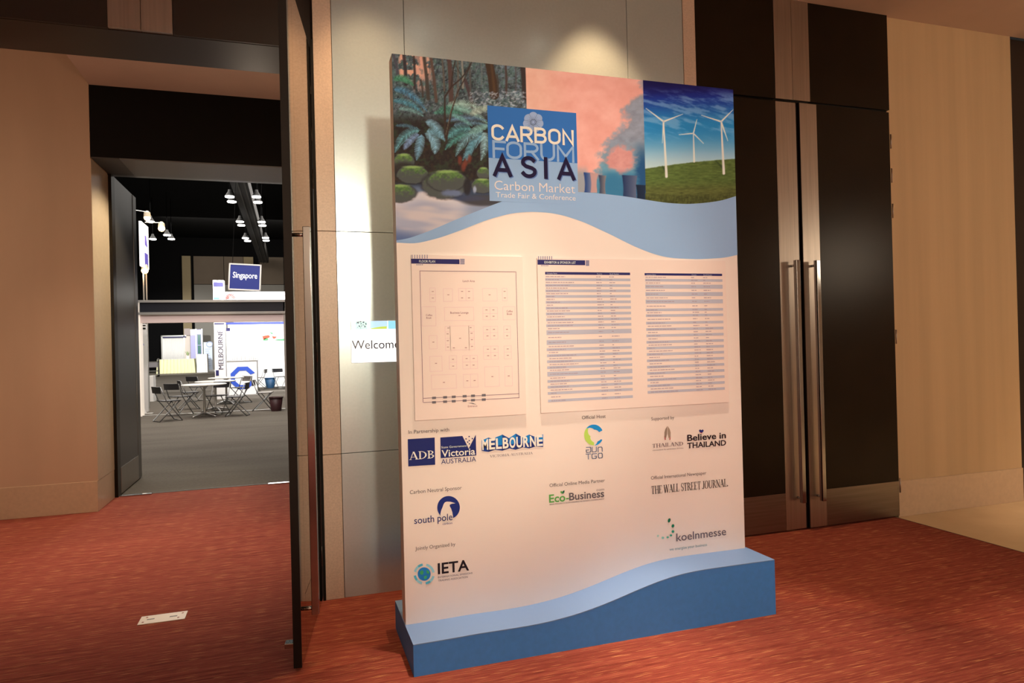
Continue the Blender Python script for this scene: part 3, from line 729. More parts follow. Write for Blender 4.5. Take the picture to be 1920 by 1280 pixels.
SER = {
 'A': (ln(.12, 0, .44, 1, .06)+ln(.46, 1, .8, 0, .17)+hb(.22, .66, .32)+sf(.12, 0, .26)+sf(.8, 0, .34), .94),
 'B': (stem(.18)+ell(.2, .755, .44, .245, .15, .05, -90, 90)+ell(.2, .27, .5, .27, .15, .05, -90, 90), .76),
 'C': (ell(.48, .5, .44, .52, .16, .05, 42, 318, 20)+ln(.82, .68, .82, .98, .05)+ln(.82, .04, .82, .28, .05), .92),
 'D': (stem(.18)+ell(.2, .5, .66, .5, .16, .05, -90, 90), .92),
 'E': (stem(.18)+hb(.18, .62, .975)+hb(.18, .5, .5)+hb(.18, .66, .025)+ln(.62, .75, .62, 1, .05)+ln(.66, 0, .66, .25, .05), .74),
 'H': (stem(.18)+stem(.74)+hb(.18, .74, .5), .92),
 'I': (stem(.18), .36),
 'J': (ln(.34, .25, .34, 1, .15)+sf(.34, 1)+ell(.16, .25, .255, .27, .15, .07, 0, -150), .5),
 'L': (stem(.18)+hb(.18, .62, .025)+ln(.62, 0, .62, .3, .05), .7),
 'N': (ln(.16, 0, .16, 1, .06)+ln(.16, 1, .78, 0, .17)+ln(.78, 0, .78, 1, .06)+sf(.16, 0)+sf(.14, 1)+sf(.78, 1), .94),
 'O': (ell(.48, .5, .44, .52, .16, .05, 0, 360, 26), .96),
 'R': (stem(.18)+ell(.2, .745, .46, .255, .15, .05, -90, 90)+ln(.42, .5, .76, 0, .17)+sf(.78, 0, .24), .86),
 'S': (ell(.33, .735, .27, .285, .13, .06, 50, 265, 14)+ell(.33, .275, .29, .295, .14, .06, 88, -130, 14)+ln(.56, .7, .56, .98, .05)+ln(.07, .03, .07, .3, .05), .66),
 'T': (stem(.4)[:1]+sf(.4, 0)+hb(.04, .76, .97, .06)+ln(.06, .72, .06, 1, .05)+ln(.74, .72, .74, 1, .05), .8),
 'U': (ln(.18, .3, .18, 1, .15)+sf(.18, 1)+ln(.76, .3, .76, 1, .06)+sf(.76, 1)+ell(.44, .32, .335, .34, .13, .06, 180, 360), .92),
 'V': (ln(.12, 1, .44, 0, .17)+ln(.46, 0, .76, 1, .06)+sf(.12, 1)+sf(.76, 1, .26), .86),
 'W': (ln(.1, 1, .36, 0, .16)+ln(.38, 0, .58, 1, .06)+ln(.58, 1, .84, 0, .16)+ln(.86, 0, 1.08, 1, .06)+sf(.1, 1, .3)+sf(.56, 1, .3)+sf(1.08, 1, .24), 1.16),
 '.': ([[(.03, 0), (.2, 0), (.2, .17), (.03, .17)]], .25), ' ': ([], .34)}
def serif_on_board(name, txt, A, B, h, c, off=.0024, parent=None, **k):
    a, b_ = bp(*A), bp(*B); caph = bp(A[0], A[1]-h).z-a.z; z0 = (a.z+b_.z)/2
    tot = sum(SER[ch][1] for ch in txt); sx = (b_.x-a.x)/tot; x = a.x; mb = MB()
    for i_, ch in enumerate(txt):
        for j_, q in enumerate(SER[ch][0]):
            mb.poly([(x+p[0]*sx-BORG.x, BY-off-.00002*(j_ % 7)-BORG.y, z0+p[1]*caph) for p in q])
        x += SER[ch][1]*sx
    return mb.build(name, inkmat(c), parent or board, **k)
def disc_px(mb, cx, cy, rx, ry, off, n_=24, a0=0, a1=360, inner=None, rot=0):
    """disc or ring given in pixels"""
    def P(r1, r2, t): 
        X, Y = r1*math.cos(t), -r2*math.sin(t)
        return loc_b(bp(cx+X*math.cos(rot)-Y*math.sin(rot), cy+X*math.sin(rot)+Y*math.cos(rot), off))
    t0, t1 = math.radians(a0), math.radians(a1)
    if inner is None: mb.poly([P(rx, ry, t0+(t1-t0)*i/n_) for i in range(n_+(a1-a0 < 360))])
    else:
        for i in range(n_):
            ta, tb_ = t0+(t1-t0)*i/n_, t0+(t1-t0)*(i+1)/n_
            mb.poly([P(rx, ry, ta), P(rx, ry, tb_), P(rx*inner, ry*inner, tb_), P(rx*inner, ry*inner, ta)])

# plain sans capitals drawn as single-width strokes
def arc(cx, cy, rx, ry, a0, a1, n_=8): return [(cx+rx*math.cos(math.radians(a0+(a1-a0)*i/n_)), cy+ry*math.sin(math.radians(a0+(a1-a0)*i/n_))) for i in range(n_+1)]
_O = lambda x0, x1: arc((x0+x1)/2, .70, (x1-x0)/2, .30, 0, 180)+arc((x0+x1)/2, .30, (x1-x0)/2, .30, 180, 360)
SAN = {
 'C': ([arc(.34, .72, .34, .28, 25, 180)+arc(.34, .28, .34, .28, 180, 335)], .80),
 'A': ([[(0, 0), (.38, 1), (.76, 0)], [(.12, .26), (.64, .26)]], .86),
 'R': ([[(0, 0), (0, 1), (.38, 1)]+arc(.40, .74, .27, .26, 80, -80)+[(.38, .47), (.02, .47)], [(.36, .47), (.68, 0)]], .82),
 'B': ([[(0, 0), (0, 1), (.38, 1)]+arc(.40, .765, .24, .235, 80, -80)+[(.38, .53), (.02, .53)], [(.38, .53)]+arc(.40, .265, .28, .265, 80, -80)+[(.38, 0), (.02, 0)]], .82),
 'O': ([_O(0, .70)+[(.70, .70)]], .86),
 'N': ([[(0, 0), (0, 1), (.64, 0), (.64, 1)]], .80),
 'F': ([[(0, 0), (0, 1), (.58, 1)], [(.02, .53), (.5, .53)]], .66),
 'U': ([[(0, 1), (0, .34)]+arc(.34, .34, .34, .34, 180, 360)+[(.68, 1)]], .84),
 'M': ([[(0, 0), (0, 1), (.42, .30), (.84, 1), (.84, 0)]], .92),
 'S': ([arc(.31, .75, .29, .25, 30, 200, 9)+[(.16, .55), (.48, .45)]+arc(.31, .26, .31, .26, 25, -155, 9)], .66),
 'I': ([[(0, 0), (0, 1)]], .16)}
def sans_on_board(name, txt, A, B, h, c, wd, off, gap=0.0, parent=None, **k):
    a, b_ = bp(*A), bp(*B); caph = bp(A[0], A[1]-h).z-a.z
    tot = sum(SAN[ch][1] for ch in txt)+gap*(len(txt)-1)-(SAN[txt[-1]][1]-max(p_[0] for q in SAN[txt[-1]][0] for p_ in q))+wd
    sx = (b_.x-a.x)/tot; x = wd/2; mb = MB(); slope = 0
    for ch in txt:
        for li, L_ in enumerate(SAN[ch][0]):
            P = [Vector(((x+q[0])*sx, (wd/2+q[1]*(1-wd))*caph)) for q in L_]
            P = [q for i_, q in enumerate(P) if i_ == 0 or (q-P[i_-1]).length > 1e-5]
            wt = wd*min(sx*1.15, caph)/2; n_ = len(P); Lf, Rt = [], []
            for i_ in range(n_):
                d0 = (P[i_]-P[i_-1]).normalized() if i_ else (P[1]-P[0]).normalized(); d1 = (P[i_+1]-P[i_]).normalized() if i_ < n_-1 else d0
                t = (d0+d1); t = t.normalized() if t.length > .05 else d0
                nr = Vector((-t.y, t.x)); k_ = wt/max(.45, nr.dot(Vector((-d0.y, d0.x))))
                q = P[i_]
                if i_ == 0: q = q-d0*wt*.98
                if i_ == n_-1: q = q+d0*wt*.98
                Lf.append(q+nr*k_); Rt.append(q-nr*k_)
            o_ = off+.0003*li
            for i_ in range(n_-1):
                mb.poly([(a.x+q.x-BORG.x, BY-o_-.00001*i_-BORG.y, (a.z+b_.z)/2+q.y) for q in (Rt[i_], Rt[i_+1], Lf[i_+1], Lf[i_])])
        x += SAN[ch][1]+gap
    return mb.build(name, inkmat(c), parent or board, **k)

# ---- wave ribbon
WAVEC = (150, 168, 200)
xs2 = np.linspace(BX0+.0005, BX1-.0005, 90); U2 = smooth_interp(xs2, ux, uz); L2 = smooth_interp(xs2, lx, lz); L2 = np.minimum(L2, U2-.002)
v = [(x-BORG.x, BY-.0014-BORG.y, z) for x, z in zip(xs2, U2)]+[(x-BORG.x, BY-.0014-BORG.y, z) for x, z in zip(xs2, L2)]
fc = [(90+i, 91+i, 1+i, i) for i in range(89)]
meshobj('wave_band', v, fc, inkmat(WAVEC), board, label='printed light blue wave under the pictures')

# ---- logo square
cl_ = Crop(880, 190, 6.095)
p = [cl_(207, 50), cl_(1215, 130), cl_(1245, 1135), cl_(232, 1137)]
x0, x1 = bp(*cl_(215, 500)).x, bp(*cl_(1228, 500)).x; zt_ = bp(*cl_(700, 90)).z; zb_ = bp(*cl_(232, 1137)).z; zmid = (bp(*cl_(225, 650)).z+bp(*cl_(1232, 704)).z)/2
logo = MB().box(x0-BORG.x, x1-BORG.x, BY-.0022-BORG.y, BY-BORG.y, zb_, zt_).build('logo_square', inkmat(WAVEC), board, label='pale blue logo square with event title')
MB().box(x0-BORG.x, x1-BORG.x, BY-.0026-BORG.y, BY-.002-BORG.y, zmid, zt_).build('logo_field', inkmat((52, 106, 170)), logo)
fl = MB()
for k in range(7): disc_px(fl, *cl_(728+66*math.cos(PI/2+2*PI*k/7), 240-66*math.sin(PI/2+2*PI*k/7)), 8.6, 8.6, .0030+.00003*k, 20)
disc_px(fl, *cl_(728, 240), 11, 11, .0033, 20)
fl.build('flower', inkmat((158, 166, 190)), logo)
fl = MB()
for k in range(7):
    t = PI/2+PI/7+2*PI*k/7
    for dt, r1, w_ in ((0, 112, .010), (.25, 78, .006), (-.25, 78, .006), (.47, 60, .006)):
        a = Vector(cl_(728+30*math.cos(t+dt), 240-30*math.sin(t+dt))); b_ = Vector(cl_(728+r1*math.cos(t+dt), 240-r1*math.sin(t+dt)))
        nrm = Vector((-(b_-a).y, (b_-a).x)).normalized()*w_*30
        fl.poly([loc_b(bp(*(a+nrm), .0038)), loc_b(bp(*(b_+nrm*.5), .0038)), loc_b(bp(*(b_-nrm*.5), .0038)), loc_b(bp(*(a-nrm), .0038))])
disc_px(fl, *cl_(728, 240), 5.6, 5.6, .0039, 20, inner=.84); disc_px(fl, *cl_(728, 240), 3.4, 3.4, .0039, 20, inner=.8)
fl.build('flower_lines', inkmat((52, 58, 92)), logo, kind='stuff')
LT_ = dict(parent=logo)
sans_on_board('lettering', 'FORUM', cl_(262, 650), cl_(1200, 702), 33.5, WAVEC, .145, .0042, gap=.06, **LT_)
sans_on_board('lettering', 'ASIA', cl_(284, 866), cl_(1218, 916), 42, (92, 112, 158), .17, .0044, gap=.52, **LT_)
sans_on_board('lettering', 'ASIA', cl_(271, 858), cl_(1207, 907), 42, (26, 16, 50), .17, .0056, gap=.52, **LT_)
sans_on_board('lettering', 'CARBON', cl_(250, 453), cl_(1190, 506), 30.5, (240, 222, 212), .165, .0068, gap=.13, **LT_)
text_on_board('lettering', 'Carbon Market', cl_(285, 1010), cl_(1205, 1052), 17, (236, 206, 200), -.004, .0046, **LT_)
text_on_board('lettering', 'Trade Fair & Conference', cl_(300, 1093), cl_(1212, 1137), 9.6, (232, 206, 204), .002, .0046, **LT_)

# ---- lower logos
c5 = Crop(740, 780, 3.7656); c6 = Crop(1010, 760, 4.267)
GREY = (92, 76, 76); NAVY = (32, 44, 104); NAVY2 = (34, 40, 92)
def T5(name, txt, x0, y0, x1, y1, h, c, bold=0, **k): return text_on_board(name, txt, c5(x0, y0), c5(x1, y1), h/3.7656, c, bold, **k)
def T6(name, txt, x0, y0, x1, y1, h, c, bold=0, **k): return text_on_board(name, txt, c6(x0, y0), c6(x1, y1), h/4.267, c, bold, **k)
T5('lettering', 'In Partnership with', 97, 122, 384, 108, 25, GREY)
T5('lettering', 'Carbon Neutral Sponsor', 107, 547, 473, 518, 26, GREY)
T5('lettering', 'Jointly Organized by', 145, 943, 428, 916, 25, GREY)
T6('lettering', 'Official Host', 345, 108, 535, 100, 27, GREY)
T6('lettering', 'Supported by', 900, 118, 1083, 108, 25, GREY)
T6('lettering', 'Official Online Media Partner', 86, 650, 528, 612, 27, GREY)
T6('lettering', 'Official International Newspaper', 897, 590, 1340, 552, 26, GREY)
def P5(name, pts, c, off=.0016, **k): return plane_poly(name, [c5(*q) for q in pts], c, off, **k)
P5('logo_tile', [(92, 162), (282, 150), (286, 342), (96, 354)], NAVY2)
serif_on_board('lettering', 'ADB', c5(102, 307), c5(282, 296), 56/3.7656, (240, 225, 215))
P5('logo_tile', [(322, 150), (478, 139), (522, 228), (572, 130), (576, 276), (325, 296)], NAVY2)
mb = MB()
for q in ((503, 160), (525, 143), (548, 158), (526, 172), (527, 195), (515, 182)): disc_px(mb, *c5(*q), 1.3, 1.4, .002, 8)
mb.build('star', inkmat(NAVY2), board, kind='stuff')
T5('lettering', 'State Government', 329, 228, 508, 214, 15, (225, 215, 215))
T5('lettering', 'Victoria', 331, 284, 568, 272, 47, (240, 225, 215), .012)
T5('lettering', 'AUSTRALIA', 328, 336, 574, 320, 33, NAVY2)
# melbourne blocks
yb = 0
for i, ch in enumerate('MELBOURNE'):
    xa_ = 614+i*48.1; xb_ = xa_+49
    t0 = (170, 150, 150, 128, 155, 122, 150, 130, 150, 127)[i]; t1 = (150, 168, 130, 155, 122, 150, 128, 148, 127, 127)[i]
    b0 = 250-(xa_-613)*.085; j = (6, -6, 5, -6, 8, -6, 6, -5, 4)[i]
    m_ = P5('letter_block', [(xa_, t0), (xb_, t1), (xb_, b0-4+j), (xa_, b0-j)], ((30, 120, 176), (32, 70, 130))[i % 2])
    P5('letter_block', [(xa_, b0-36), (xb_, b0-40), (xb_, b0-4+j), (xa_, b0-j)], ((30, 56, 120), (30, 40, 92))[i % 2], .0018)
    text_on_board('lettering', ch, c5(xa_+4, 236-(xa_-613)*.072), c5(xb_-3, 233-(xa_-613)*.072), 70/3.7656, (242, 226, 216), .03, .0030)
serif_on_board('lettering', 'VICTORIA AUSTRALIA', c5(672, 290), c5(974, 268), 17/3.7656, (130, 112, 112))
# south pole
mb = MB(); disc_px(mb, *c5(380, 644), 21.2, 21.6, .0016, 40)
mb.build('logo_disc', inkmat(NAVY), board)
P5('penguin', [(325, 712), (322, 690), (328, 664), (338, 640), (345, 620), (354, 607), (368, 602), (392, 603), (410, 608), (428, 614), (404, 617), (388, 624), (388, 634), (398, 652), (406, 676), (410, 700), (412, 724), (380, 730), (340, 728)], (236, 204, 182), .0022)
T5('lettering', 'south pole', 138, 757, 408, 734, 48, NAVY2, .004, off=.0028)
T5('lettering', 'carbon', 338, 766, 406, 760, 15, (52, 64, 120), off=.0028)
# ieta
for a in (95, 185, 275, 5):
    mb = MB(); disc_px(mb, *c5(208, 1113), 19.8, 19.8, .0016, 16, a0=a+4, a1=a+72, inner=.78); mb.build('logo_arc', inkmat((150, 192, 200)), board)
for a in (95, 185, 275):
    mb = MB(); disc_px(mb, *c5(208, 1113), 19.9, 19.9, .0018, 8, a0=a+4, a1=a+34, inner=.78); mb.build('logo_arc', inkmat((84, 166, 180)), board)
mb = MB(); disc_px(mb, *c5(208, 1113), 12.2, 12.6, .0020, 28); mb.build('globe', inkmat((40, 118, 172)), board)
for pts in ([(178, 1095), (195, 1085), (205, 1100), (196, 1118), (180, 1115)], [(205, 1130), (228, 1122), (226, 1142), (210, 1150)], [(222, 1085), (242, 1092), (244, 1112), (226, 1108)]):
    P5('continent', pts, (66, 156, 96), .0024)
T5('lettering', 'IETA', 305, 1112, 525, 1086, 74, (34, 24, 30), .02)
T5('lettering', 'INTERNATIONAL EMISSIONS', 305, 1142, 549, 1112, 12, (90, 80, 95))
T5('lettering', 'TRADING ASSOCIATION', 307, 1166, 515, 1140, 13, (90, 80, 95))
# host logo
def arcpoly(name, cx, cy, ro, pts_in, c, off=.0016): pass
mb = MB(); N_ = 24
def crescent(mb, cx, cy, ro, a0, a1, w0, wm, w1, off, n_=22):
    for i in range(n_):
        ta, tb_ = a0+(a1-a0)*i/n_, a0+(a1-a0)*(i+1)/n_
        def wd(t):
            u = (t-a0)/(a1-a0); return (w0*(1-2*u)+wm*2*u) if u < .5 else (wm*(2-2*u)+w1*(2*u-1))
        def Q(r, t): t = math.radians(t); return loc_b(bp(*c6(cx+r*math.cos(t), cy-r*math.sin(t)*1.08), off))
        mb.poly([Q(ro, ta), Q(ro, tb_), Q(ro-wd(tb_), tb_), Q(ro-wd(ta), ta)])
crescent(mb, 440, 235, 77, 122, 272, 6, 50, 22, .0016)
mb.build('logo_arc', inkmat((186, 202, 84)), board, label='lime green arc')
mb = MB(); crescent(mb, 440, 238, 76, 276, 334, 1, 22, 12, .0018)
mb.build('logo_arc', inkmat((28, 132, 186)), board, label='small blue arc')
mb = MB(); crescent(mb, 440, 235, 77, 26, 142, 30, 38, 2, .0018)
mb.build('logo_arc', inkmat((28, 132, 186)), board, label='blue arc')
def strokes6(name, lines, w_, c, off=.002):
    mb = MB()
    for L_ in lines:
        P = [Vector(c6(*q)) for q in L_]
        for i_ in range(len(P)-1):
            d = (P[i_+1]-P[i_]); d = d/d.length; nr = Vector((-d.y, d.x))*w_/2/4.267; e = d*w_/2/4.267*.7
            mb.poly([loc_b(bp(*(P[i_]-e+nr), off)), loc_b(bp(*(P[i_+1]+e+nr), off)), loc_b(bp(*(P[i_+1]+e-nr), off)), loc_b(bp(*(P[i_]-e-nr), off))])
    return mb.build(name, inkmat(c), board)
TG = (124, 122, 140)
strokes6('thai_lettering', [[(380, 335), (413, 333), (416, 340), (416, 368), (410, 373), (384, 375), (380, 368), (380, 356), (400, 355)],
    [(427, 333), (427, 366), (433, 371), (455, 369), (461, 363), (461, 331)], [(475, 371), (474, 340), (480, 333), (500, 331), (507, 338), (508, 366)]], 7, TG)
strokes6('lettering', [[(377, 388), (415, 386)], [(396, 388), (397, 428)], [(462, 384), (432, 386), (425, 392), (426, 418), (432, 424), (455, 422), (461, 416), (461, 404), (446, 405)],
    [(476, 388), (482, 382), (502, 381), (508, 387), (509, 411), (503, 418), (483, 420), (477, 414), (476, 388)]], 7, TG)
# thailand marks
P6 = lambda name, pts, c, off=.0016, **k: plane_poly(name, [c6(*q) for q in pts], c, off, **k)
P6('logo_hands', [(1028, 163), (1012, 190), (1005, 215), (1006, 250), (1018, 262), (1026, 225)], (150, 118, 98))
P6('logo_hands', [(1031, 163), (1048, 190), (1055, 215), (1054, 250), (1040, 262), (1032, 225)], (166, 134, 110))
P6('logo_petal', [(1004, 240), (1017, 270), (1008, 277)], (170, 62, 62)); P6('logo_petal', [(1055, 240), (1044, 270), (1052, 275)], (170, 62, 62))
serif_on_board('lettering', 'THAILAND', c6(908, 334), c6(1157, 322), 31/4.267, (120, 92, 92))
T6('lettering', 'convention & exhibition bureau', 910, 361, 1156, 345, 10, (120, 100, 100))
T6('lettering', 'Believe in', 1188, 281, 1497, 262, 48, (44, 26, 32), .022)
T6('lettering', 'THAILAND', 1188, 341, 1498, 318, 42, (44, 26, 32), .022)
P6('flag_heart', [(1281, 200), (1290, 190), (1300, 197), (1312, 190), (1320, 202), (1308, 216), (1300, 219), (1288, 214)], (40, 40, 100), .0018)
P6('flag_heart', [(1292, 214), (1308, 216), (1300, 224)], (186, 52, 58), .0022)
T6('lettering', 'Eco', 83, 775, 213, 764, 62, (92, 152, 70), .02); T6('lettering', '-', 219, 763, 241, 760, 56, (92, 152, 70), .02)
T6('lettering', 'Business', 243, 757, 523, 730, 58, (104, 88, 86), .02); T6('lettering', 'com', 462, 685, 523, 678, 22, (130, 112, 112))
P6('leaf', [(172, 690), (180, 682), (190, 690), (192, 706), (178, 702)], (92, 152, 70)); P6('leaf', [(188, 700), (190, 684), (206, 676), (206, 692), (196, 706)], (40, 96, 70), .0018)
T6('lettering', "ASIA PACIFIC'S SUSTAINABLE BUSINESS COMMUNITY", 85, 796, 523, 751, 10, (110, 92, 92))
serif_on_board('lettering', 'THE WALL STREET JOURNAL.', c6(900, 708), c6(1514, 646), 64/4.267, (44, 36, 40))
T6('lettering', 'koelnmesse', 1101, 1085, 1498, 1034, 62, (104, 88, 92), .006)
T6('lettering', 'we energize your business', 1045, 1160, 1345, 1122, 22, (100, 136, 136))
for (x, y, a, b_, cc) in ((1043, 918, 11, 18, (28, 104, 72)), (1073, 962, 11, 14, (34, 118, 84)), (1073, 1007, 11, 11, (50, 142, 112)), (1057, 1038, 10, 9, (64, 152, 122)), (1031, 1053, 10, 8, (96, 168, 142)),
                     (992, 1057, 11, 10, (140, 182, 158)), (953, 1042, 8, 10, (168, 190, 166))):
    mb = MB(); disc_px(mb, *c6(x, y), a/4.267, b_/4.267, .0018, 14, rot=.35 if b_ > a else 0); mb.build('logo_dot', inkmat(cc), board)

# ---- mounted sheets (part > printed sub-parts)
c3 = Crop(750, 460, 3.765); c4 = Crop(1000, 460, 3.88)
SH = .012
def sheet(name, ax, bx_, zt1, zb1, label):
    return box(name, ax-BORG.x, bx_-BORG.x, BY-SH-BORG.y, BY-BORG.y-.0001, zb1, zt1, M_SHEET, board, bevel=.0008, label=label)
def bpS(px, py, off=0): 
    p_ = at_y(px, py, BY-SH); return Vector((p_.x, BY-SH-off, p_.z))
p0, p1 = bpS(*c3(78, 66)), bpS(*c3(893, 1193))
plan = sheet('floor_plan_sheet', p0.x, p1.x, (p0.z+bpS(*c3(865, 78)).z)/2, bpS(*c3(108, 1237)).z, 'mounted floor plan sheet with booth outlines')
q0, q1 = bpS(*c4(28, 98)), bpS(*c4(1425, 1146))
lst = sheet('exhibitor_list_sheet', q0.x, q1.x, (q0.z+bpS(*c4(1405, 105)).z)/2, bpS(*c4(50, 1221)).z, 'mounted exhibitor and sponsor list sheet in two columns')
def sheet_poly(mb, crop, pts, off=.0006): mb.poly([loc_b(bpS(*crop(*q), off)) for q in pts])
def sheet_rect(mb, crop, x0, y0, x1, y1, off=.0006):
    a = bpS(*crop(x0, y0)); b_ = bpS(*crop(x1, y1))
    mb.poly([(a.x-BORG.x, BY-SH-off-BORG.y, b_.z), (b_.x-BORG.x, BY-SH-off-BORG.y, b_.z), (b_.x-BORG.x, BY-SH-off-BORG.y, a.z), (a.x-BORG.x, BY-SH-off-BORG.y, a.z)])
def sheet_line(mb, crop, a, b_, w_=.0022, off=.0006):
    A = bpS(*crop(*a), off); B = bpS(*crop(*b_), off)
    if abs(A.x-B.x) > abs(A.z-B.z):
        z_ = (A.z+B.z)/2; mb.poly([(A.x-BORG.x, A.y-BORG.y, z_-w_/2), (B.x-BORG.x, A.y-BORG.y, z_-w_/2), (B.x-BORG.x, A.y-BORG.y, z_+w_/2), (A.x-BORG.x, A.y-BORG.y, z_+w_/2)])
    else:
        x_ = (A.x+B.x)/2; mb.poly([(x_-w_/2-BORG.x, A.y-BORG.y, A.z), (x_+w_/2-BORG.x, A.y-BORG.y, A.z), (x_+w_/2-BORG.x, A.y-BORG.y, B.z), (x_-w_/2-BORG.x, A.y-BORG.y, B.z)])
def sheet_text(txt, crop, A, B, h, c, parent, bold=0, off=.0012):
    a, b_ = bpS(*crop(*A)), bpS(*crop(*B)); hh = bpS(*crop(A[0], A[1]-h)).z-a.z
    v_, f_ = fit_text(txt, a.x, b_.x, (a.z+b_.z)/2, hh, bold)
    return meshobj('lettering', [(p_[0]-BORG.x, BY-SH-off-BORG.y, p_[1]) for p_ in v_], f_, inkmat(c), parent)
BAR = (44, 40, 88)
for sh_, cr_, bar, dots, tx, t_ in ((plan, c3, (78, 93, 420, 132), ((86, 192, 7, 70, 88, 3), (428, 452, 4, 98, 130, 5), (118, 158, 5, 136, 140, 1)), 'FLOOR PLAN', ((135, 120), (248, 122))),
                                (lst, c4, (30, 103, 377, 144), ((38, 133, 7, 82, 98, 3), (384, 403, 4, 112, 145, 5), (60, 105, 5, 147, 150, 1)), 'EXHIBITOR & SPONSOR LIST', ((80, 130), (308, 135)))):
    mb = MB(); sheet_rect(mb, cr_, *bar); mb.build('title_bar', inkmat(BAR), sh_)
    mb = MB()
    for (xa_, xb_, nx_, ya_, yb_, ny_) in dots:
        for i in range(nx_):
            for j in range(ny_):
                x = xa_+(xb_-xa_)*i/max(1, nx_-1); y = ya_+(yb_-ya_)*j/max(1, ny_-1); r = 3.2
                sheet_rect(mb, cr_, x-r, y-r, x+r, y+r)
    mb.build('dot_pattern', inkmat((96, 92, 128)), sh_, kind='stuff')
    sheet_text(tx, cr_, *t_, 17, (225, 210, 215), sh_, .01)
# plan drawing
mb = MB()
for a, b_ in (((138, 182), (815, 184)), ((138, 182), (165, 1108)), ((815, 184), (843, 1074)), ((165, 1108), (843, 1074)), ((165, 1080), (842, 1044))): sheet_line(mb, c3, a, b_, .0026)
mb.build('plan_outline', inkmat((120, 84, 100)), plan)
mb = MB()
for (a, b_, c, d) in ((210, 300, 250, 397), (306, 305, 370, 395), (414, 303, 516, 390), (583, 304, 685, 392), (722, 302, 756, 390), (155, 432, 252, 568), (313, 436, 520, 530), (585, 436, 688, 524),
                    (726, 432, 812, 524), (355, 568, 487, 737), (320, 570, 355, 740), (487, 566, 525, 735), (588, 570, 690, 662), (733, 568, 780, 658), (590, 710, 694, 803), (735, 708, 786, 800),
                    (206, 636, 262, 730), (210, 782, 297, 888), (348, 778, 400, 872), (443, 776, 548, 870), (222, 912, 398, 1010), (448, 908, 550, 1000), (598, 855, 700, 995), (740, 852, 792, 992)):
    for e in (((a, b_), (c, b_)), ((a, d), (c, d)), ((a, b_), (a, d)), ((c, b_), (c, d))): sheet_line(mb, c3, *e, .0014)
for (x, y0, y1) in ((465, 303, 390), (636, 436, 524), (638, 570, 662), (642, 710, 803), (496, 776, 870), (498, 908, 1000)): sheet_line(mb, c3, (x, y0), (x, y1), .0014)
for (y, x0_, x1_) in ((348, 210, 250), (480, 585, 688), (616, 588, 690), (756, 590, 694), (612, 733, 780), (752, 735, 786), (824, 348, 400), (822, 443, 548), (610, 320, 355), (655, 320, 355), (700, 320, 355), (608, 487, 525), (652, 487, 525), (696, 487, 525)):
    sheet_line(mb, c3, (x0_, y), (x1_, y), .0014)
mb.build('booth_outlines', inkmat((226, 176, 170)), plan, kind='stuff')
mb = MB()
for (x, y) in ((231, 325), (231, 371), (341, 348), (438, 324), (487, 324), (438, 370), (487, 370), (632, 348), (738, 324), (740, 370), (610, 455), (659, 455), (612, 500), (660, 500), (615, 594), (663, 592), (617, 638), (665, 637),
               (755, 592), (756, 637), (620, 732), (668, 731), (622, 778), (670, 777), (760, 730), (761, 775), (235, 682), (254, 832), (374, 803), (375, 851), (470, 798), (520, 797), (472, 845), (519, 844), (310, 966), (475, 955), (526, 953),
               (652, 925), (767, 920), (424, 655), (341, 583), (336, 624), (337, 672), (338, 717), (498, 580), (505, 620), (507, 665), (508, 712), (380, 722), (465, 721), (420, 494)):
    sheet_rect(mb, c3, x-7, y-2, x+7, y+2, .0008)
mb.build('booth_marks', inkmat((160, 110, 110)), plan, kind='stuff')
mb = MB()
for i, x in enumerate((240, 318, 379, 456, 515, 591)):
    for y in (1076-(x-240)*.055, 1107-(x-240)*.055): sheet_rect(mb, c3, x-14, y-8, x+14, y+7, .0009)
sheet_poly(mb, c3, [(478, 1112), (515, 1110), (505, 1116)], .0009); sheet_poly(mb, c3, [(541, 1122), (505, 1118), (515, 1112)], .0009)
mb.build('door_marks', inkmat((110, 96, 96)), plan, kind='stuff')
for s_, A, B, h in (('Lunch Area', (443, 258), (528, 258), 14), ('Business Lounge', (355, 481), (483, 481), 14), ('Coffee', (183, 498), (227, 498), 13), ('Break', (186, 517), (222, 517), 13), ('Coffee', (752, 471), (795, 470), 13), ('Break', (755, 490), (791, 489), 13), ('Entrance', (480, 1141), (545, 1138), 14)):
    sheet_text(s_, c3, A, B, h, (140, 84, 96), plan)
# list tables
mb = MB(); sheet_rect(mb, c4, 85, 192, 704, 216); sheet_rect(mb, c4, 809, 201, 1373, 222); mb.build('table_header', inkmat(BAR), lst)
sheet_text('Company Name', c4, (97, 207), (172, 207), 9, (200, 185, 195), lst); sheet_text('Country', c4, (462, 211), (500, 211), 9, (200, 185, 195), lst); sheet_text('Booth Number', c4, (556, 212), (622, 212), 9, (200, 185, 195), lst)
sheet_text('Company Name', c4, (822, 216), (890, 216), 8, (200, 185, 195), lst); sheet_text('Country', c4, (1152, 218), (1186, 218), 8, (200, 185, 195), lst); sheet_text('Booth Number', c4, (1238, 219), (1300, 219), 8, (200, 185, 195), lst)
LS = ((247, 20), (290, 20), (330, 20), (371, 20), (413, 20), (456, 20), (498, 20), (541, 20), (584, 20), (634, 34), (706, 34), (758, 20), (802, 20), (846, 20), (889, 20), (937, 34), (989, 20), (1031, 20), (1076, 20), (1131, 20))
RS = ((252, 19), (299, 30), (354, 30), (409, 30), (469, 19), (511, 19), (565, 19), (611, 19), (657, 19), (704, 19), (748, 19), (793, 19), (839, 19), (885, 19), (931, 19), (978, 19), (1022, 19), (1068, 19))
st = MB(); tx = MB()
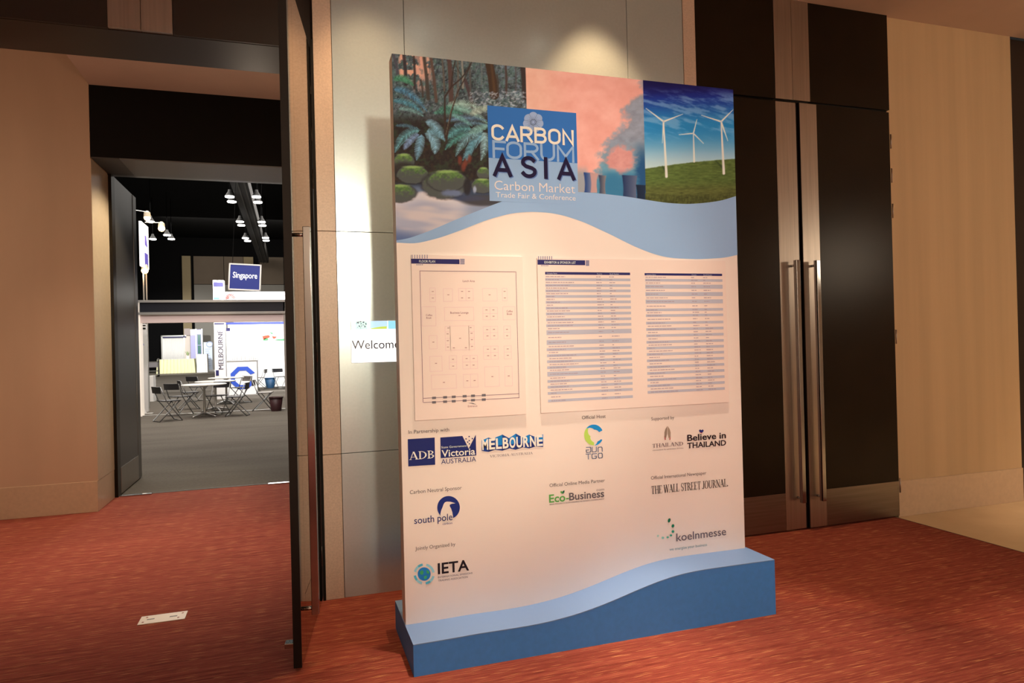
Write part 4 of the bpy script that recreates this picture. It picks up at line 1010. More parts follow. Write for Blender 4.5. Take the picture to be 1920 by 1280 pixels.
for rows, xl, xr, k, cx_ in ((LS, 85, 704, .034, (97, 465, 560)), (RS, 812, 1374, .036, (824, 1155, 1243))):
    for i, (y, hh) in enumerate(rows):
        ln_x = (y-200)*.022
        yc = y+0
        def row(y_, h_):
            a = bpS(*c4(xl+ln_x, y_-h_/2)); b_ = bpS(*c4(xl+ln_x, y_+h_/2)); xr_ = bpS(*c4(xr+ln_x, y_)).x
            return a.x, xr_, b_.z, a.z
        X0, X1, Z0, Z1 = row(yc, hh)
        st.poly([(X0-BORG.x, BY-SH-.0006-BORG.y, Z0), (X1-BORG.x, BY-SH-.0006-BORG.y, Z0), (X1-BORG.x, BY-SH-.0006-BORG.y, Z1), (X0-BORG.x, BY-SH-.0006-BORG.y, Z1)])
        nxt = rows[i+1][0] if i < len(rows)-1 else None
        ys = [yc]+([(yc+nxt)/2+(hh-rows[i+1][1])/4] if nxt else [])
        if i == 0: ys.append(yc-21)
        for yy in ys:
            for ci, x in enumerate(cx_):
                L_ = (random.uniform(40, 215), random.uniform(26, 48), random.uniform(12, 58))[ci]
                base = bpS(*c4(xl+ln_x, yy)).z-.0
                xx = x+ln_x
                while L_ > 4:
                    w_ = min(L_, random.uniform(10, 34)); a = bpS(*c4(xx, 600)).x; b_ = bpS(*c4(xx+w_, 600)).x
                    tx.poly([(a-BORG.x, BY-SH-.0010-BORG.y, base-.0021), (b_-BORG.x, BY-SH-.0010-BORG.y, base-.0021), (b_-BORG.x, BY-SH-.0010-BORG.y, base+.0021), (a-BORG.x, BY-SH-.0010-BORG.y, base+.0021)])
                    xx += w_+4; L_ -= w_+4
st.build('table_stripes', inkmat((184, 170, 172)), lst, kind='stuff'); tx.build('table_print', inkmat((168, 140, 144)), lst, kind='stuff')

# ================================================================= WALL SCREEN
scr = empty('wall_screen', (.507, Y1+.004, 1.588), label='small lit wall screen reading Welcome, half behind the display board', cat='screen')
box('housing', -.1535, .1535, -.006, .0, -.1315, .1315, M_WHITE, scr, bevel=.002)
M_SCR = mat('lit_screen_white', (.9, .9, .9, 1), .3, emit=(1, 1, 1, 1), es=1.6)
box('screen_face', -.152, .152, -.0075, -.006, -.13, .13, M_SCR, scr)
def em(name, c, s=1.0): return mat(name, c, .3, emit=c, es=s)
mb = MB(); mb.box(-.152, -.05, -.0085, -.0075, .078, .13); mb.build('screen_picture', em('scr_forest', (.45, .75, .75, 1), .9), scr)
mb = MB()
for i in range(26):
    x = -.12+random.random()*.062; z = .085+random.random()*.04; s_ = .002+random.random()*.006; mb.box(x, x+s_*1.4, -.0092, -.0085, z, z+s_)
mb.build('screen_picture_detail', em('scr_dark', (.12, .14, .2, 1), .5), scr, kind='stuff')
mb = MB(); mb.box(-.035, .075, -.0085, -.0075, .078, .13); mb.build('screen_picture', em('scr_sky', (.45, .72, 1, 1), 1), scr)
mb = MB(); mb.poly([(-.03, -.009, .079), (.07, -.009, .079), (.07, -.009, .096), (.03, -.009, .094), (-.03, -.009, .084)]); mb.build('screen_picture', em('scr_grass', (.55, .72, .12, 1), .9), scr)
mb = MB(); mb.box(.079, .152, -.0085, -.0075, .078, .13); mb.build('screen_picture', em('scr_blue', (.3, .75, .95, 1), .9), scr)
mb = MB(); mb.box(-.145, -.125, -.009, -.0075, .08, .128); mb.build('screen_picture', em('scr_cyan', (.6, .9, .9, 1), 1), scr)
v_, f_ = fit_text('Welcome', -.150, .148, -.045, .054, .004)
meshobj('lettering', [(a, -.0086, b_) for a, b_ in v_], f_, mat('screen_ink', (.05, .06, .1, 1), .4), scr)

# ================================================================= FLOOR PLATE in the doorway
fp = empty('floor_plate', (-.752, 4.446, 0), label='pale rectangular cover plate on the red carpet in the open doorway', cat='floor plate')
box('plate', -.124, .124, -.064, .064, 0, .004, mat('cream_plate', (.72, .66, .55, 1), .4), fp, bevel=.0012)
for (x, y) in ((-.10, -.035), (-.09, .035), (.085, -.03), (.10, .035)):
    MB().lathe([(.006, .004), (.006, .0055)], 10, x, y).build('screw', mat('plate_mark', (.35, .12, .10, 1), .5), fp)
box('slot', -.085, -.045, -.006, .006, .004, .0048, mat('plate_slot', (.12, .12, .12, 1), .5), fp)
box('slot', .035, .075, -.006, .006, .004, .0048, MATS['plate_slot'], fp)

# recessed downlight fittings in the corridor ceiling (mostly above the frame)
M_LAMP = mat('lamp_glow', (1, .9, .75, 1), .4, emit=(1, .82, .6, 1), es=6)
dl = empty('ceiling_downlight', (0, 0, CEIL), label='small round recessed downlight in the corridor ceiling', cat='light', group='corridor downlights')
MB().lathe([(.085, -.004), (.085, 0), (.06, 0), (.06, -.004)], 20, cap=False).build('trim_ring', M_STEEL, dl)
MB().lathe([(.058, -.001), (.058, -.0005)], 20).build('lamp', M_LAMP, dl)
for i, (x, y, p_, a) in enumerate(DOWN):
    o = dl if i == 0 else copy_tree(dl)
    o.location = (x, y, CEIL)
    o['label'] = 'small round recessed ceiling downlight ' + ('in front of the left half of the display board', 'near the free edge of the open door leaf', 'in front of the right half of the display board', 'over the carpet in front of the closed doors', 'over the carpet edge by the marble floor', 'over the marble floor before the tan wall', 'over the marble floor by the farthest door', 'above the middle of the corridor', 'in front of the left wall panels')[i]

# ================================================================= EXHIBITION HALL THINGS
M_ALU = mat('aluminium_profile', (.62, .62, .60, 1), .35, metal=.7)
M_HWHITE = mat('booth_white', (.82, .82, .82, 1), .6)
M_HPALE = mat('pale_fascia', (.85, .70, .68, 1), .6)
M_HBLUE = mat('booth_blue', (.035, .055, .28, 1), .5)
M_HNAVY = mat('booth_navy', (.02, .018, .11, 1), .5)
# --- entrance portal
YP = 18.8
pt = empty('entrance_portal', (-1.86, YP, 0), label='entrance portal with a long dark beam between slim posts', cat='portal')
def bxp(nm, x0, x1, y0, y1, z0, z1, m, par, ox, oy, **k): return box(nm, x0-ox, x1-ox, y0-oy, y1-oy, z0, z1, m, par, **k)
bxp('beam', -3.56, -.15, YP, YP+.3, 2.56, 2.80, mat('portal_dark', (.02, .022, .03, 1), .3), pt, -1.86, YP)
bxp('rim', -3.57, -.14, YP-.03, YP+.33, 2.80, 2.86, M_ALU, pt, -1.86, YP)
bxp('rim', -3.57, -.14, YP-.03, YP+.33, 2.50, 2.56, M_ALU, pt, -1.86, YP)
bxp('lower_fascia', -3.56, -.15, YP+.02, YP+.28, 2.30, 2.50, M_HPALE, pt, -1.86, YP)
bxp('post', -3.66, -3.54, YP, YP+.3, 0, 2.86, mat('post_added_glow', (.85, .8, .72, 1), .5, emit=(1, .85, .7, 1), es=.5), pt, -1.86, YP)  # plain post, brightness put into its material as a slight glow
bxp('post', -.19, -.13, YP, YP+.3, 0, 2.86, M_ALU, pt, -1.86, YP)
bxp('floor_rail', -3.54, -.19, YP+.02, YP+.10, 0, .02, M_ALU, pt, -1.86, YP)

# --- white booth on the right
YBo = 27.2
def Wx(px, y=YBo): return at_y(px, 620, y).x
def Wz(py, y=YBo, px=470): return at_y(px, py, y).z
bo = empty('exhibition_booth', (Wx(478), YBo, 0), label='white shell booth with a blue fascia strip behind the bistro tables', cat='booth')
ox, oy = Wx(478), YBo
bxp('back_wall', Wx(424), .6, YBo+3.6, YBo+3.7, 0, 3.5, M_HWHITE, bo, ox, oy)
bxp('blue_fascia', Wx(424), .6, YBo-.05, YBo, Wz(608), Wz(603.8), M_HBLUE, bo, ox, oy)
bxp('upper_fascia', Wx(414), .6, YBo-.02, YBo+.04, Wz(603), Wz(547), M_HWHITE, bo, ox, oy)
for px in (421.5, 535): bxp('post', Wx(px)-.05, Wx(px)+.05, YBo-.06, YBo+.04, 0, Wz(604), M_ALU, bo, ox, oy)
for i in range(14):                                      # hanging curtain folds
    x = Wx(428, YBo+3.5)+.02+i*.082
    MB().tube([(x-ox, 3.5, .02), (x-ox, 3.5, 2.72)], .042, 8).build('curtain_fold', M_HWHITE, bo, smooth=True)
P = lambda px, py, y=YBo-.03: (at_y(px, py, y).x-ox, y-oy, at_y(px, py, y).z)
YR = YBo+3.58
MB().poly([P(494, 637, YR), (P(505, 632, YR)), P(506, 630, YR), P(503, 628, YR), P(492, 630, YR)]).build('poster_patch', mat('poster_red', (.70, .10, .05, 1), .6), bo)
MB().poly([P(510, 630, YR), P(519, 631, YR), P(515, 634, YR), P(512, 634, YR)]).build('poster_patch', MATS['poster_red'], bo)
MB().poly([P(493, 638, YR), P(503, 637, YR), P(502, 633.5, YR), P(496, 634, YR)]).build('poster_patch', mat('poster_green', (.10, .50, .20, 1), .6), bo)
MB().poly([P(514, 637, YR), P(533, 638, YR), P(533, 635, YR), P(520, 636, YR)]).build('poster_patch', MATS['poster_green'], bo)
MB().poly([P(505, 622, YR), P(512, 624, YR), P(510, 626, YR)]).build('poster_patch', MATS['poster_green'], bo)
for (x0, x1, lab) in ((417, 447, 0), (450, 477, 1)):
    MB().box(Wx(x0)-ox, Wx(x1)-ox, -.06, -.02, Wz(566), Wz(548.5)).build('logo_board', M_HWHITE, bo)
rs = MB()
cx_, cz_ = Wx(434)-ox, Wz(559)
for k in range(9):
    a0 = PI*k/8; a1 = a0+PI/11
    rs.poly([(cx_+.17*math.cos(a0), -.066, cz_+.17*math.sin(a0)), (cx_+.17*math.cos(a1), -.066, cz_+.17*math.sin(a1)), (cx_+.05*math.cos(a1), -.066, cz_+.05*math.sin(a1)), (cx_+.05*math.cos(a0), -.066, cz_+.05*math.sin(a0))])
rs.build('red_emblem', mat('emblem_red', (.55, .02, .015, 1), .5), bo)
bxp('notice', Wx(424.5), Wx(431.5), YBo-.07, YBo-.05, Wz(620), Wz(614), M_HNAVY, bo, ox, oy)
bxp('notice_panel', Wx(424.5), Wx(432), YBo-.07, YBo-.05, Wz(678), Wz(620), M_HWHITE, bo, ox, oy)
# --- counter with blue octagon ring
YC = 25.6
xa_, xb_ = at_y(425, 700, YC).x, at_y(482, 700, YC).x; zt_ = at_y(455, 677, YC).z
ct = empty('counter', ((xa_+xb_)/2, YC, 0), label='white counter with a large blue octagonal letter C on its front', cat='counter')
hw = (xb_-xa_)/2
box('body', -hw, hw, 0, .5, .02, zt_, M_HWHITE, ct, bevel=.005)
box('edge_trim', -hw-.02, hw+.02, -.02, .52, zt_, zt_+.03, M_ALU, ct)
box('corner_post', -hw-.05, -hw, -.02, .05, 0, zt_, M_HNAVY, ct); box('plinth', -hw, hw, -.01, .5, 0, .03, M_ALU, ct)
oc = at_y(455.5, 708, YC); mb = MB()
def OC(k, r): a = PI/8+k*PI/4; return (oc.x-(xa_+xb_)/2+r*math.cos(a)*1.02, -.012, oc.z+r*math.sin(a))
for k in range(-3, 3+1):
    if k in (3,): continue
    pass
for k in (0, 1, 2, 3, 4, 5, 6):
    kk = k
    mb.poly([OC(kk, .42), OC(kk+1, .42), OC(kk+1, .27), OC(kk, .27)])
mb.build('octagon_logo', mat('logo_blue', (.03, .09, .55, 1), .5), ct)
# --- MELBOURNE tower
YM = 24.0
t0, t1 = at_y(400.5, 650, YM).x+.02, at_y(422.5, 650, YM).x
ztop = at_y(412, 525, YM).z
tw = empty('sign_tower', ((t0+t1)/2, YM, 0), label='tall white sign tower lettered MELBOURNE up its side, left of the booth', cat='sign tower')
hw = (t1-t0)/2
box('body', -hw, hw, 0, .35, 0, ztop, M_HWHITE, tw, bevel=.004)
box('blue_band', -hw+.02, hw-.02, -.01, 0, at_y(412, 537, YM).z, at_y(412, 529, YM).z, M_HNAVY, tw)
box('brown_band', -hw+.02, 0.02, -.01, 0, at_y(412, 553, YM).z, at_y(412, 547, YM).z, mat('band_taupe', (.4, .28, .25, 1), .5), tw)
box('blue_band', -hw+.02, 0.02, -.01, 0, at_y(412, 561, YM).z, at_y(412, 557, YM).z, mat('band_blue', (.08, .3, .7, 1), .5), tw)
box('blue_band', -hw+.02, hw-.02, -.01, 0, at_y(412, 607.5, YM).z, at_y(412, 605.5, YM).z, M_HNAVY, tw)
box('corner_block', -hw+.03, -hw+.12, -.01, 0, at_y(404, 704, YM).z, at_y(404, 694, YM).z, M_HNAVY, tw)
z0, z1 = at_y(410, 692, YM).z, at_y(408, 619, YM).z
v_, f_ = fit_text('MELBOURNE', z0, z1, 0, .15, -.002)
meshobj('lettering', [(.07-b_+.03, -.012, a) for a, b_ in v_], f_, mat('dark_letter', (.06, .05, .10, 1), .5), tw)
# --- Singapore sign
YS = 22.0
s0, s1 = at_y(428.5, 518, YS), at_y(490, 521, YS)
sg = empty('hanging_sign', ((s0.x+s1.x)/2, YS, (s0.z+s1.z)/2), label='blue sign reading Singapore in a white frame above the booths', cat='sign')
sg.rotation_euler = (0, .06, -.16)
hw = (s1.x-s0.x)/2/math.cos(.16); hh = .40
box('sign_face', -hw+.03, hw-.03, -.02, .02, -hh+.03, hh-.03, mat('sign_blue', (.02, .035, .23, 1), .5, emit=(.02, .04, .25, 1), es=.15), sg)
for q in ((-hw, hw, hh-.04, hh), (-hw, hw, -hh, -hh+.04), (-hw, -hw+.04, -hh, hh), (hw-.04, hw, -hh, hh)):
    box('frame', q[0], q[1], -.03, .03, q[2], q[3], M_HWHITE, sg)
v_, f_ = fit_text('Singapore', -hw*.74, hw*.76, -.03, .17, .010)
meshobj('lettering', [(a, -.024, b_) for a, b_ in v_], f_, mat('white_letter', (.9, .9, .9, 1), .5, emit=(1, 1, 1, 1), es=.7), sg)
for x in (-hw*.8, hw*.8): MB().tube([(x, 0, hh), (x, 0, 7.2)], .008, 6).build('cable', M_HB, sg)

# --- bistro tables
M_TOP = mat('white_laminate', (.85, .84, .80, 1), .3)
def table(px, py, r, label):
    g = at_z(px, py)
    t = empty('bistro_table', (g.x, g.y, 0), random.uniform(0, 1), label=label, cat='table', group='white bistro tables')
    return t
tabs = ((384, 781, 'front white round bistro table, nearest the doorway'), (405, 770, 'middle white round bistro table between the other two'), (425, 757, 'rear white round bistro table, closest to the white counter'))
t0_ = None
for i, (px, py, lb) in enumerate(tabs):
    if i == 0:
        t0_ = table(px, py, .55, lb)
        MB().lathe([(.48, .755), (.50, .762), (.50, .778), (.48, .785)], 36).build('tabletop', M_TOP, t0_, smooth=False)
        MB().lathe([(.05, .05), (.032, .12), (.028, .70), (.09, .735), (.10, .755)], 14).build('column', M_ALU, t0_, smooth=True)
        for k in range(4):
            a = k*PI/2; c_, s_ = math.cos(a), math.sin(a)
            MB().tube([(.03*c_, .03*s_, .09), (.30*c_, .30*s_, .035), (.36*c_, .36*s_, .018)], [.03, .02, .015], 8).build('foot', M_ALU, t0_, smooth=True)
    else:
        g = at_z(px, py); o = copy_tree(t0_); o.location = (g.x, g.y, 0); o['label'] = lb; o.rotation_euler = (0, 0, .4*i)
# --- folding chairs
def make_chair(mseat, label):
    c = empty('folding_chair', (0, 0, 0), 0, label=label, cat='chair', group='folding chairs around the bistro tables')
    r = .012; w_ = .215
    # forward is +y ; back frame runs from front foot to backrest
    MB().tube([(-w_, .24, .0+r), (-w_, -.10, .46), (-w_, -.22, .78), (w_, -.22, .78), (w_, -.10, .46), (w_, .24, r)], r, 8).build('back_frame', M_FR, c, smooth=True)
    MB().tube([(-w_+.03, .20, .45), (-w_+.03, -.24, r), (w_-.03, -.24, r), (w_-.03, .20, .45)], r, 8).build('leg_frame', M_FR, c, smooth=True)
    MB().tube([(-w_, .24, r), (w_, .24, r)], r, 8).build('foot_bar', M_ALU, c, smooth=True)
    MB().box(-w_+.005, w_-.005, -.14, .23, .45, .472).build('seat', mseat, c, bevel=.006)
    mb = MB(); n_ = 6
    for i in range(n_+1):
        x = -w_-.01+(2*w_+.02)*i/n_; y = -.215-.02*math.sin(PI*i/n_)
        for (dy, z) in ((0, .64), (-.012, .64), (0, .79), (-.012, .79)): mb.v.append((x, y+dy-(z-.64)*.35*.4, z))
    for i in range(n_):
        a = i*4; b_ = a+4
        for q in ((a, b_, b_+2, a+2), (a+1, a+3, b_+3, b_+1), (a+2, b_+2, b_+3, a+3), (a, a+1, b_+1, b_)): mb.f.append(q); mb.mi.append(0)
    mb.f.append((0, 2, 3, 1)); mb.mi.append(0); mb.f.append((n_*4, n_*4+1, n_*4+3, n_*4+2)); mb.mi.append(0)
    mb.build('backrest', mseat, c)
    return c
M_FR = mat('chair_steel', (.32, .33, .34, 1), .3, metal=.8)
M_CB = mat('chair_black_plastic', (.03, .03, .035, 1), .45)
M_CG = mat('chair_grey_plastic', (.30, .28, .27, 1), .5)
ch_b = make_chair(M_CB, 'black folding chair left of the front bistro table, nearest the door'); ch_g = None
def place(proto, first, px, py, rz_, label):
    g = at_z(px, py); o = proto if first else copy_tree(proto)
    o.location = (g.x, g.y, 0); o.rotation_euler = (0, 0, rz_); o['label'] = label; return o
E_ = -PI/2   # faces +x (right)
place(ch_b, True, 314, 789, E_+.55, 'black folding chair at far left, nearest the doorway')
place(ch_b, False, 336, 778, E_+.95, 'black folding chair side-on just left of the front bistro table')
place(ch_b, False, 354, 767, E_+.3, 'black folding chair partly hidden behind the chair beside the front table')
place(ch_b, False, 371, 752, E_+.9, 'dark folding chair behind the bistro tables with only its back showing')
o_ = place(ch_b, False, 419, 776, math.radians(130), 'dark folding chair tucked between the front and middle bistro tables')
g_ = at_z(384, 781); o_.location = (g_.x+.24, g_.y+.62, 0); o_.rotation_euler = (0, 0, math.radians(158))
place(ch_b, False, 446, 779, -E_-.15, 'black-backed folding chair right of the tables, in front of the blue octagon')
ch_g = make_chair(M_CG, 'grey folding chair')
place(ch_g, True, 494, 769, E_-.12, 'grey folding chair beside the dark waste bin, seen side-on')
place(ch_g, False, 452, 755, -E_+.7, 'grey folding chair at the rear bistro table against the white counter')
place(ch_g, False, 488, 729, -E_-.2, 'pale folding chair inside the white booth beside the blue bin')
place(ch_b, False, 526, 727, PI+.5, 'black folding chair at the right edge of the white booth')
# --- bins
def bin_(px, py, r, h, m, label):
    g = at_z(px, py); b = empty('waste_bin', (g.x, g.y, 0), 0, label=label, cat='bin')
    MB().lathe([(r*.72, 0), (r, h), (r*.94, h), (r*.68, .02)], 20, cap=False).build('bucket', m, b, smooth=True)
    MB().lathe([(r*.70, .018), (r*.70, .022)], 20).build('floor_disc', m, b)
    MB().lathe([(r*1.05, h-.03), (r*1.05, h), (r*.94, h), (r*.94, h-.03)], 20, cap=False).build('rim', m, b)
bin_(518, 770, .17, .36, mat('bin_maroon', (.05, .015, .018, 1), .5), 'dark maroon tapered waste bin beside the grey folding chair')
bin_(507, 727, .22, .42, mat('bin_blue', (.03, .11, .25, 1), .5), 'blue waste bin on the floor of the white booth')
# --- far end of the hall
YF = 57.0
def fx(px, y=YF): return at_y(px, 660, y).x
def fz(py, y=YF, px=330): return at_y(px, py, y).z
M_CREAM = mat('cream_tablecloth', (.80, .78, .48, 1), .8)
M_CREAMW = mat('white_tablecloth', (.85, .84, .74, 1), .8)
def skirted(name, x0, x1, y, d, zt2, m, mt, label, folds):
    t = empty(name, ((x0+x1)/2, y, 0), 0, label=label, cat='table'); hw_ = (x1-x0)/2
    v2 = []; n2_ = folds*8
    per = []
    for i in range(n2_+1):
        u = i/n2_; x = -hw_+2*hw_*u; per.append((x, -d/2-.05-.05*math.sin(i*2*PI/8)))
    for i in range(1, 9): per.append((hw_+.02*math.sin(i*PI/2), -d/2+d*i/8))
    for i in range(1, n2_//4+1): per.append((hw_-2*hw_*i*4/n2_, d/2))
    for i in range(1, 8): per.append((-hw_, d/2-d*i/8))
    n3 = len(per)
    for (x, y_) in per: v2.append((x*1.06, y_*1.06, .0))
    for (x, y_) in per: v2.append((x, y_, zt2))
    f2 = [(i, (i+1) % n3, n3+(i+1) % n3, n3+i) for i in range(n3)]
    meshobj('skirt', v2, f2, m, t, smooth=True)
    meshobj('cloth_top', [(x*1.01, y_*1.01, zt2+.005) for (x, y_) in per]+[(x*1.01, y_*1.01, zt2-.02) for (x, y_) in per], [tuple(range(n3))]+[(n3+i, n3+(i+1) % n3, (i+1) % n3, i) for i in range(n3)], mt, t)
    return t
tb_ = skirted('skirted_table', fx(297), fx(365), YF, 1.2, fz(673), M_CREAM, M_CREAMW, 'long table with a pleated cream skirt in front of the far booth', 11)
pl = empty('potted_plant', (fx(352), YF, fz(673)+.006), 0, label='small potted plant on the cream skirted table', cat='plant')
MB().lathe([(.09, 0), (.13, .22), (.11, .22)], 12).build('pot', M_HWHITE, pl)
mb = MB()
for k in range(22):
    a = random.uniform(0, 2*PI); e = random.uniform(.1, .32); z = random.uniform(.3, .62)
    mb.poly([(0, 0, .2), (e*math.cos(a)*.5-.03*math.sin(a), e*math.sin(a)*.5+.03*math.cos(a), (z+.2)/2+.06), (e*math.cos(a), e*math.sin(a), z), (e*math.cos(a)*.5+.03*math.sin(a), e*math.sin(a)*.5-.03*math.cos(a), (z+.2)/2+.06)])
mb.build('leaves', mat('pale_leaf', (.35, .45, .22, 1), .7), pl)
fb = empty('far_booth', (fx(330), YF+2.5, 0), 0, label='far booth with a white pleated curtain and dark header strip', cat='booth')
ox2, y2 = fx(330), YF+2.5
yy = YF+2.5
for i in range(26):
    x0 = fx(304, yy)+(fx(349, yy)-fx(304, yy))*i/25
    MB().tube([(x0-ox2, .08, .02), (x0-ox2, .08, fz(632, yy))], .052, 6).build('curtain_fold', M_HWHITE, fb, smooth=True)
box('header', fx(306, yy)-ox2, fx(350, yy)-ox2, -.05, 0, fz(633, yy), fz(630.5, yy), M_HNAVY, fb)
box('frame_top', fx(303, yy)-ox2, fx(350, yy)-ox2, -.04, .1, fz(630.5, yy), fz(628.5, yy), M_ALU, fb)
for px in (304, 345.8): box('post', fx(px, yy)-.05-ox2, fx(px, yy)+.05-ox2, -.04, .06, 0, fz(629, yy), M_ALU, fb)
box('side_wall', fx(345.5, yy)-ox2, fx(357, yy)-ox2, 0, .1, 0, fz(630, yy), mat('booth_cream', (.8, .72, .66, 1), .6), fb)
box('louvre', fx(346, yy)-ox2, fx(357, yy)-ox2, 0, .1, fz(629, yy), fz(616, yy), mat('booth_taupe', (.42, .36, .36, 1), .6), fb)
bt = empty('blue_kiosk', (fx(370), YF+1.6, 0), 0, label='tall lilac kiosk with two green screens beside the far booth', cat='kiosk')
oxb = fx(370); yk = YF+1.6
M_LILAC = mat('lilac_panel', (.42, .42, .72, 1), .5)
box('panel', fx(357.5, yk)-oxb, fx(368.3, yk)-oxb, 0, .5, 0, fz(629, yk), M_LILAC, bt)
box('header', fx(357.5, yk)-oxb, fx(368, yk)-oxb, -.02, .5, fz(629, yk), fz(617.5, yk), M_HWHITE, bt)
box('panel', fx(368.5, yk)-oxb, fx(380, yk)-oxb, 0, .5, 0, fz(618, yk), M_LILAC, bt)
box('header', fx(369.5, yk)-oxb, fx(378, yk)-oxb, -.02, 0, fz(627, yk), fz(619.5, yk), M_HWHITE, bt)
for (a, b_) in ((647, 628), (664, 648.5)): box('screen', fx(371, yk)-oxb, fx(377, yk)-oxb, -.03, 0, fz(a, yk), fz(b_, yk), mat('green_screen', (.05, .17, .17, 1), .3), bt)
for px in (368.3, 379.6): box('post', fx(px, yk)-.04-oxb, fx(px, yk)+.04-oxb, -.05, .03, 0, fz(617, yk), M_ALU, bt)
skirted('draped_table', fx(371.5), fx(390), YF-.4, .9, fz(665), M_HWHITE, M_HWHITE, 'small table under a white draped cloth in front of the lilac kiosk', 4)
ez = empty('poster_stand', (fx(391), YF+.8, 0), 0, label='pale blue poster stand between the draped table and the sign tower', cat='poster stand')
oxe = fx(391); ye = YF+.8
box('panel', fx(382, ye)-oxe, fx(398, ye)-oxe, 0, .06, .15, fz(642.5, ye), mat('poster_paleblue', (.55, .64, .78, 1), .5), ez)
mb = MB()
for k in range(9): mb.box(fx(384.5+(k % 3), ye)-oxe, fx(395-(k*7 % 4), ye)-oxe, -.01, 0, fz(656+k*4, ye), fz(655+k*4, ye))
mb.build('print_lines', mat('poster_text', (.35, .42, .62, 1), .5), ez, kind='stuff')
MB().tube([(math.cos(a)*.22, -.012, fz(646.5, ye)+math.sin(a)*.2) for a in np.linspace(0, 2*PI, 12, endpoint=False)], .03, 6, closed=True).build('emblem', MATS['poster_text'], ez)
box('foot', -.4, .4, -.1, .2, 0, .15, M_ALU, ez)
# dark counter and cart in the gloom at the left
kc = empty('trolley', (fx(284, 50), 50, 0), 0, label='small grey service trolley in the dark left of the skirted table', cat='trolley')
for z in (.35, .95): box('shelf', -.42, .42, -.25, .25, z, z+.05, M_HGREY, kc)
box('side', -.42, -.38, -.25, .25, .1, 1.2, M_HGREY, kc); box('side', .38, .42, -.25, .25, .1, 1.2, M_HGREY, kc); box('tub', -.38, .38, -.24, .24, .62, 1.0, mat('tub_grey', (.4, .38, .4, 1), .5), kc)
for x in (-.38, .38):
    for y in (-.2, .2): MB().tube([(x, y-.02, .05), (x, y+.02, .05)], .05, 10).build('wheel', M_HB, kc)
# --- left white kiosk seen past the door leaf
YK = 20.2
k0, k1 = at_y(263.5, 650, YK).x, at_y(275.5, 650, YK).x
kz = at_y(270, 607, YK).z
lk = empty('information_kiosk', ((k0+k1)/2, YK, 0), 0, label='white lit information panel with dark header bars beside the left portal post', cat='kiosk')
hw = (k1-k0)/2
box('panel', -hw, hw, 0, .12, 0, kz, M_HWHITE, lk, bevel=.004)
for (a, b_) in ((611, 609), (617, 614)): box('header_bar', -hw+.01, hw-.02, -.01, 0, at_y(270, a, YK).z, at_y(270, b_, YK).z, M_HB, lk)
mb = MB(); q = at_y(266, 643, YK); mb.poly([(-hw+.02, -.006, q.z-.06), (-hw+.09, -.006, q.z-.06), (-hw+.03, -.006, q.z+.07)]); mb.build('emblem', M_LILAC, lk)
def cts(px, py, w_, h_, label, name='leaflet_counter'):
    g = at_z(px, py); c = empty(name, (g.x, g.y, 0), 0, label=label, cat='counter')
    box('top', -w_/2, w_/2, -.2, .2, h_-.03, h_, M_HWHITE, c); box('side_panel', w_/2-.13, w_/2, -.2, .2, 0, h_-.03, M_HWHITE, c)
    box('side_panel', -w_/2, -w_/2+.03, -.2, .2, 0, h_-.03, M_HWHITE, c); box('dark_back', -w_/2+.03, w_/2-.13, .17, .19, h_-.22, h_-.05, M_HB, c); return c
cts(279, 752, .36, .82, 'small white leaflet counter standing behind the left portal post')
lf = empty('leaflet_stand', (at_z(272, 774).x, at_z(272, 774).y-.35, 0), 0, label='curved white leaflet stand at the foot of the left portal post', cat='stand')
mb = MB(); prof = [(.0, .02), (-.08, .25), (-.12, .5), (-.11, .75)]
for i, (x, z) in enumerate(prof): mb.v += [(x-.1, 0, z), (x+.10-.03*i, 0, z), (x-.1, .03, z), (x+.10-.03*i, .03, z)]
for i in range(3):
    a = i*4; b_ = a+4
    for q in ((a, a+1, b_+1, b_), (a+2, b_+2, b_+3, a+3), (a, b_, b_+2, a+2), (a+1, a+3, b_+3, b_+1)): mb.f.append(q); mb.mi.append(0)
mb.build('leaflet_panel', M_HWHITE, lf); box('foot', -.05, .25, -.08, .10, 0, .02, M_ALU, lf)
# --- lit sign with two spotlights high on the left
YL = 21.0
q0, q1 = at_y(261.5, 414, YL), at_y(263, 498, YL)
ls = empty('lit_banner', (-3.90, YL, 0), 0, label='bright white lit banner with blue marks, high beside the hall door leaf', cat='banner')
M_LIT = mat('lit_banner_face', (.9, .9, .9, 1), .4, emit=(1, .96, 1, 1), es=1.0)
zb0, zb1 = q1.z, q0.z
box('banner_face', -.03, .03, 0, .98, zb0, zb1, M_LIT, ls)
mb = MB(); hb_ = zb1-zb0
mb.poly([(.033, .42, zb0+hb_*.74), (.033, .62, zb0+hb_*.74), (.033, .80, zb0+hb_*.48), (.033, .40, zb0+hb_*.52)]); mb.build('blue_mark', em('banner_blue', (.12, .10, .5, 1), .5), ls)
mb = MB(); mb.poly([(.033, .36, zb0+hb_*.04), (.033, .84, zb0+hb_*.04), (.033, .84, zb0+hb_*.34), (.033, .36, zb0+hb_*.34)]); mb.build('blue_mark', MATS['banner_blue'], ls)
for y in (.3, .7): MB().tube([(0, y, 0), (0, y, zb0+.02)], .02, 8).build('post', M_HGREY, ls)
def spotlamp(px, py, y, glow, label, arm):
    q = at_y(px, py, y)
    s = empty('arm_spotlight', tuple(q), 0, label=label, cat='spotlight')
    MB().lathe([(.05, .02), (.09, .05), (.08, .14), (.03, .19)], 14).build('housing', mat('lamp_body', (.5, .42, .32, 1), .4), s)
    MB().lathe([(.01, -.09), (.06, -.07), (.09, -.02), (.09, .02), (.05, .05)], 14).build('bulb', glow, s, smooth=True)
    MB().tube([(0, 0, .16), arm], .012, 6).build('arm', M_ALU, s)
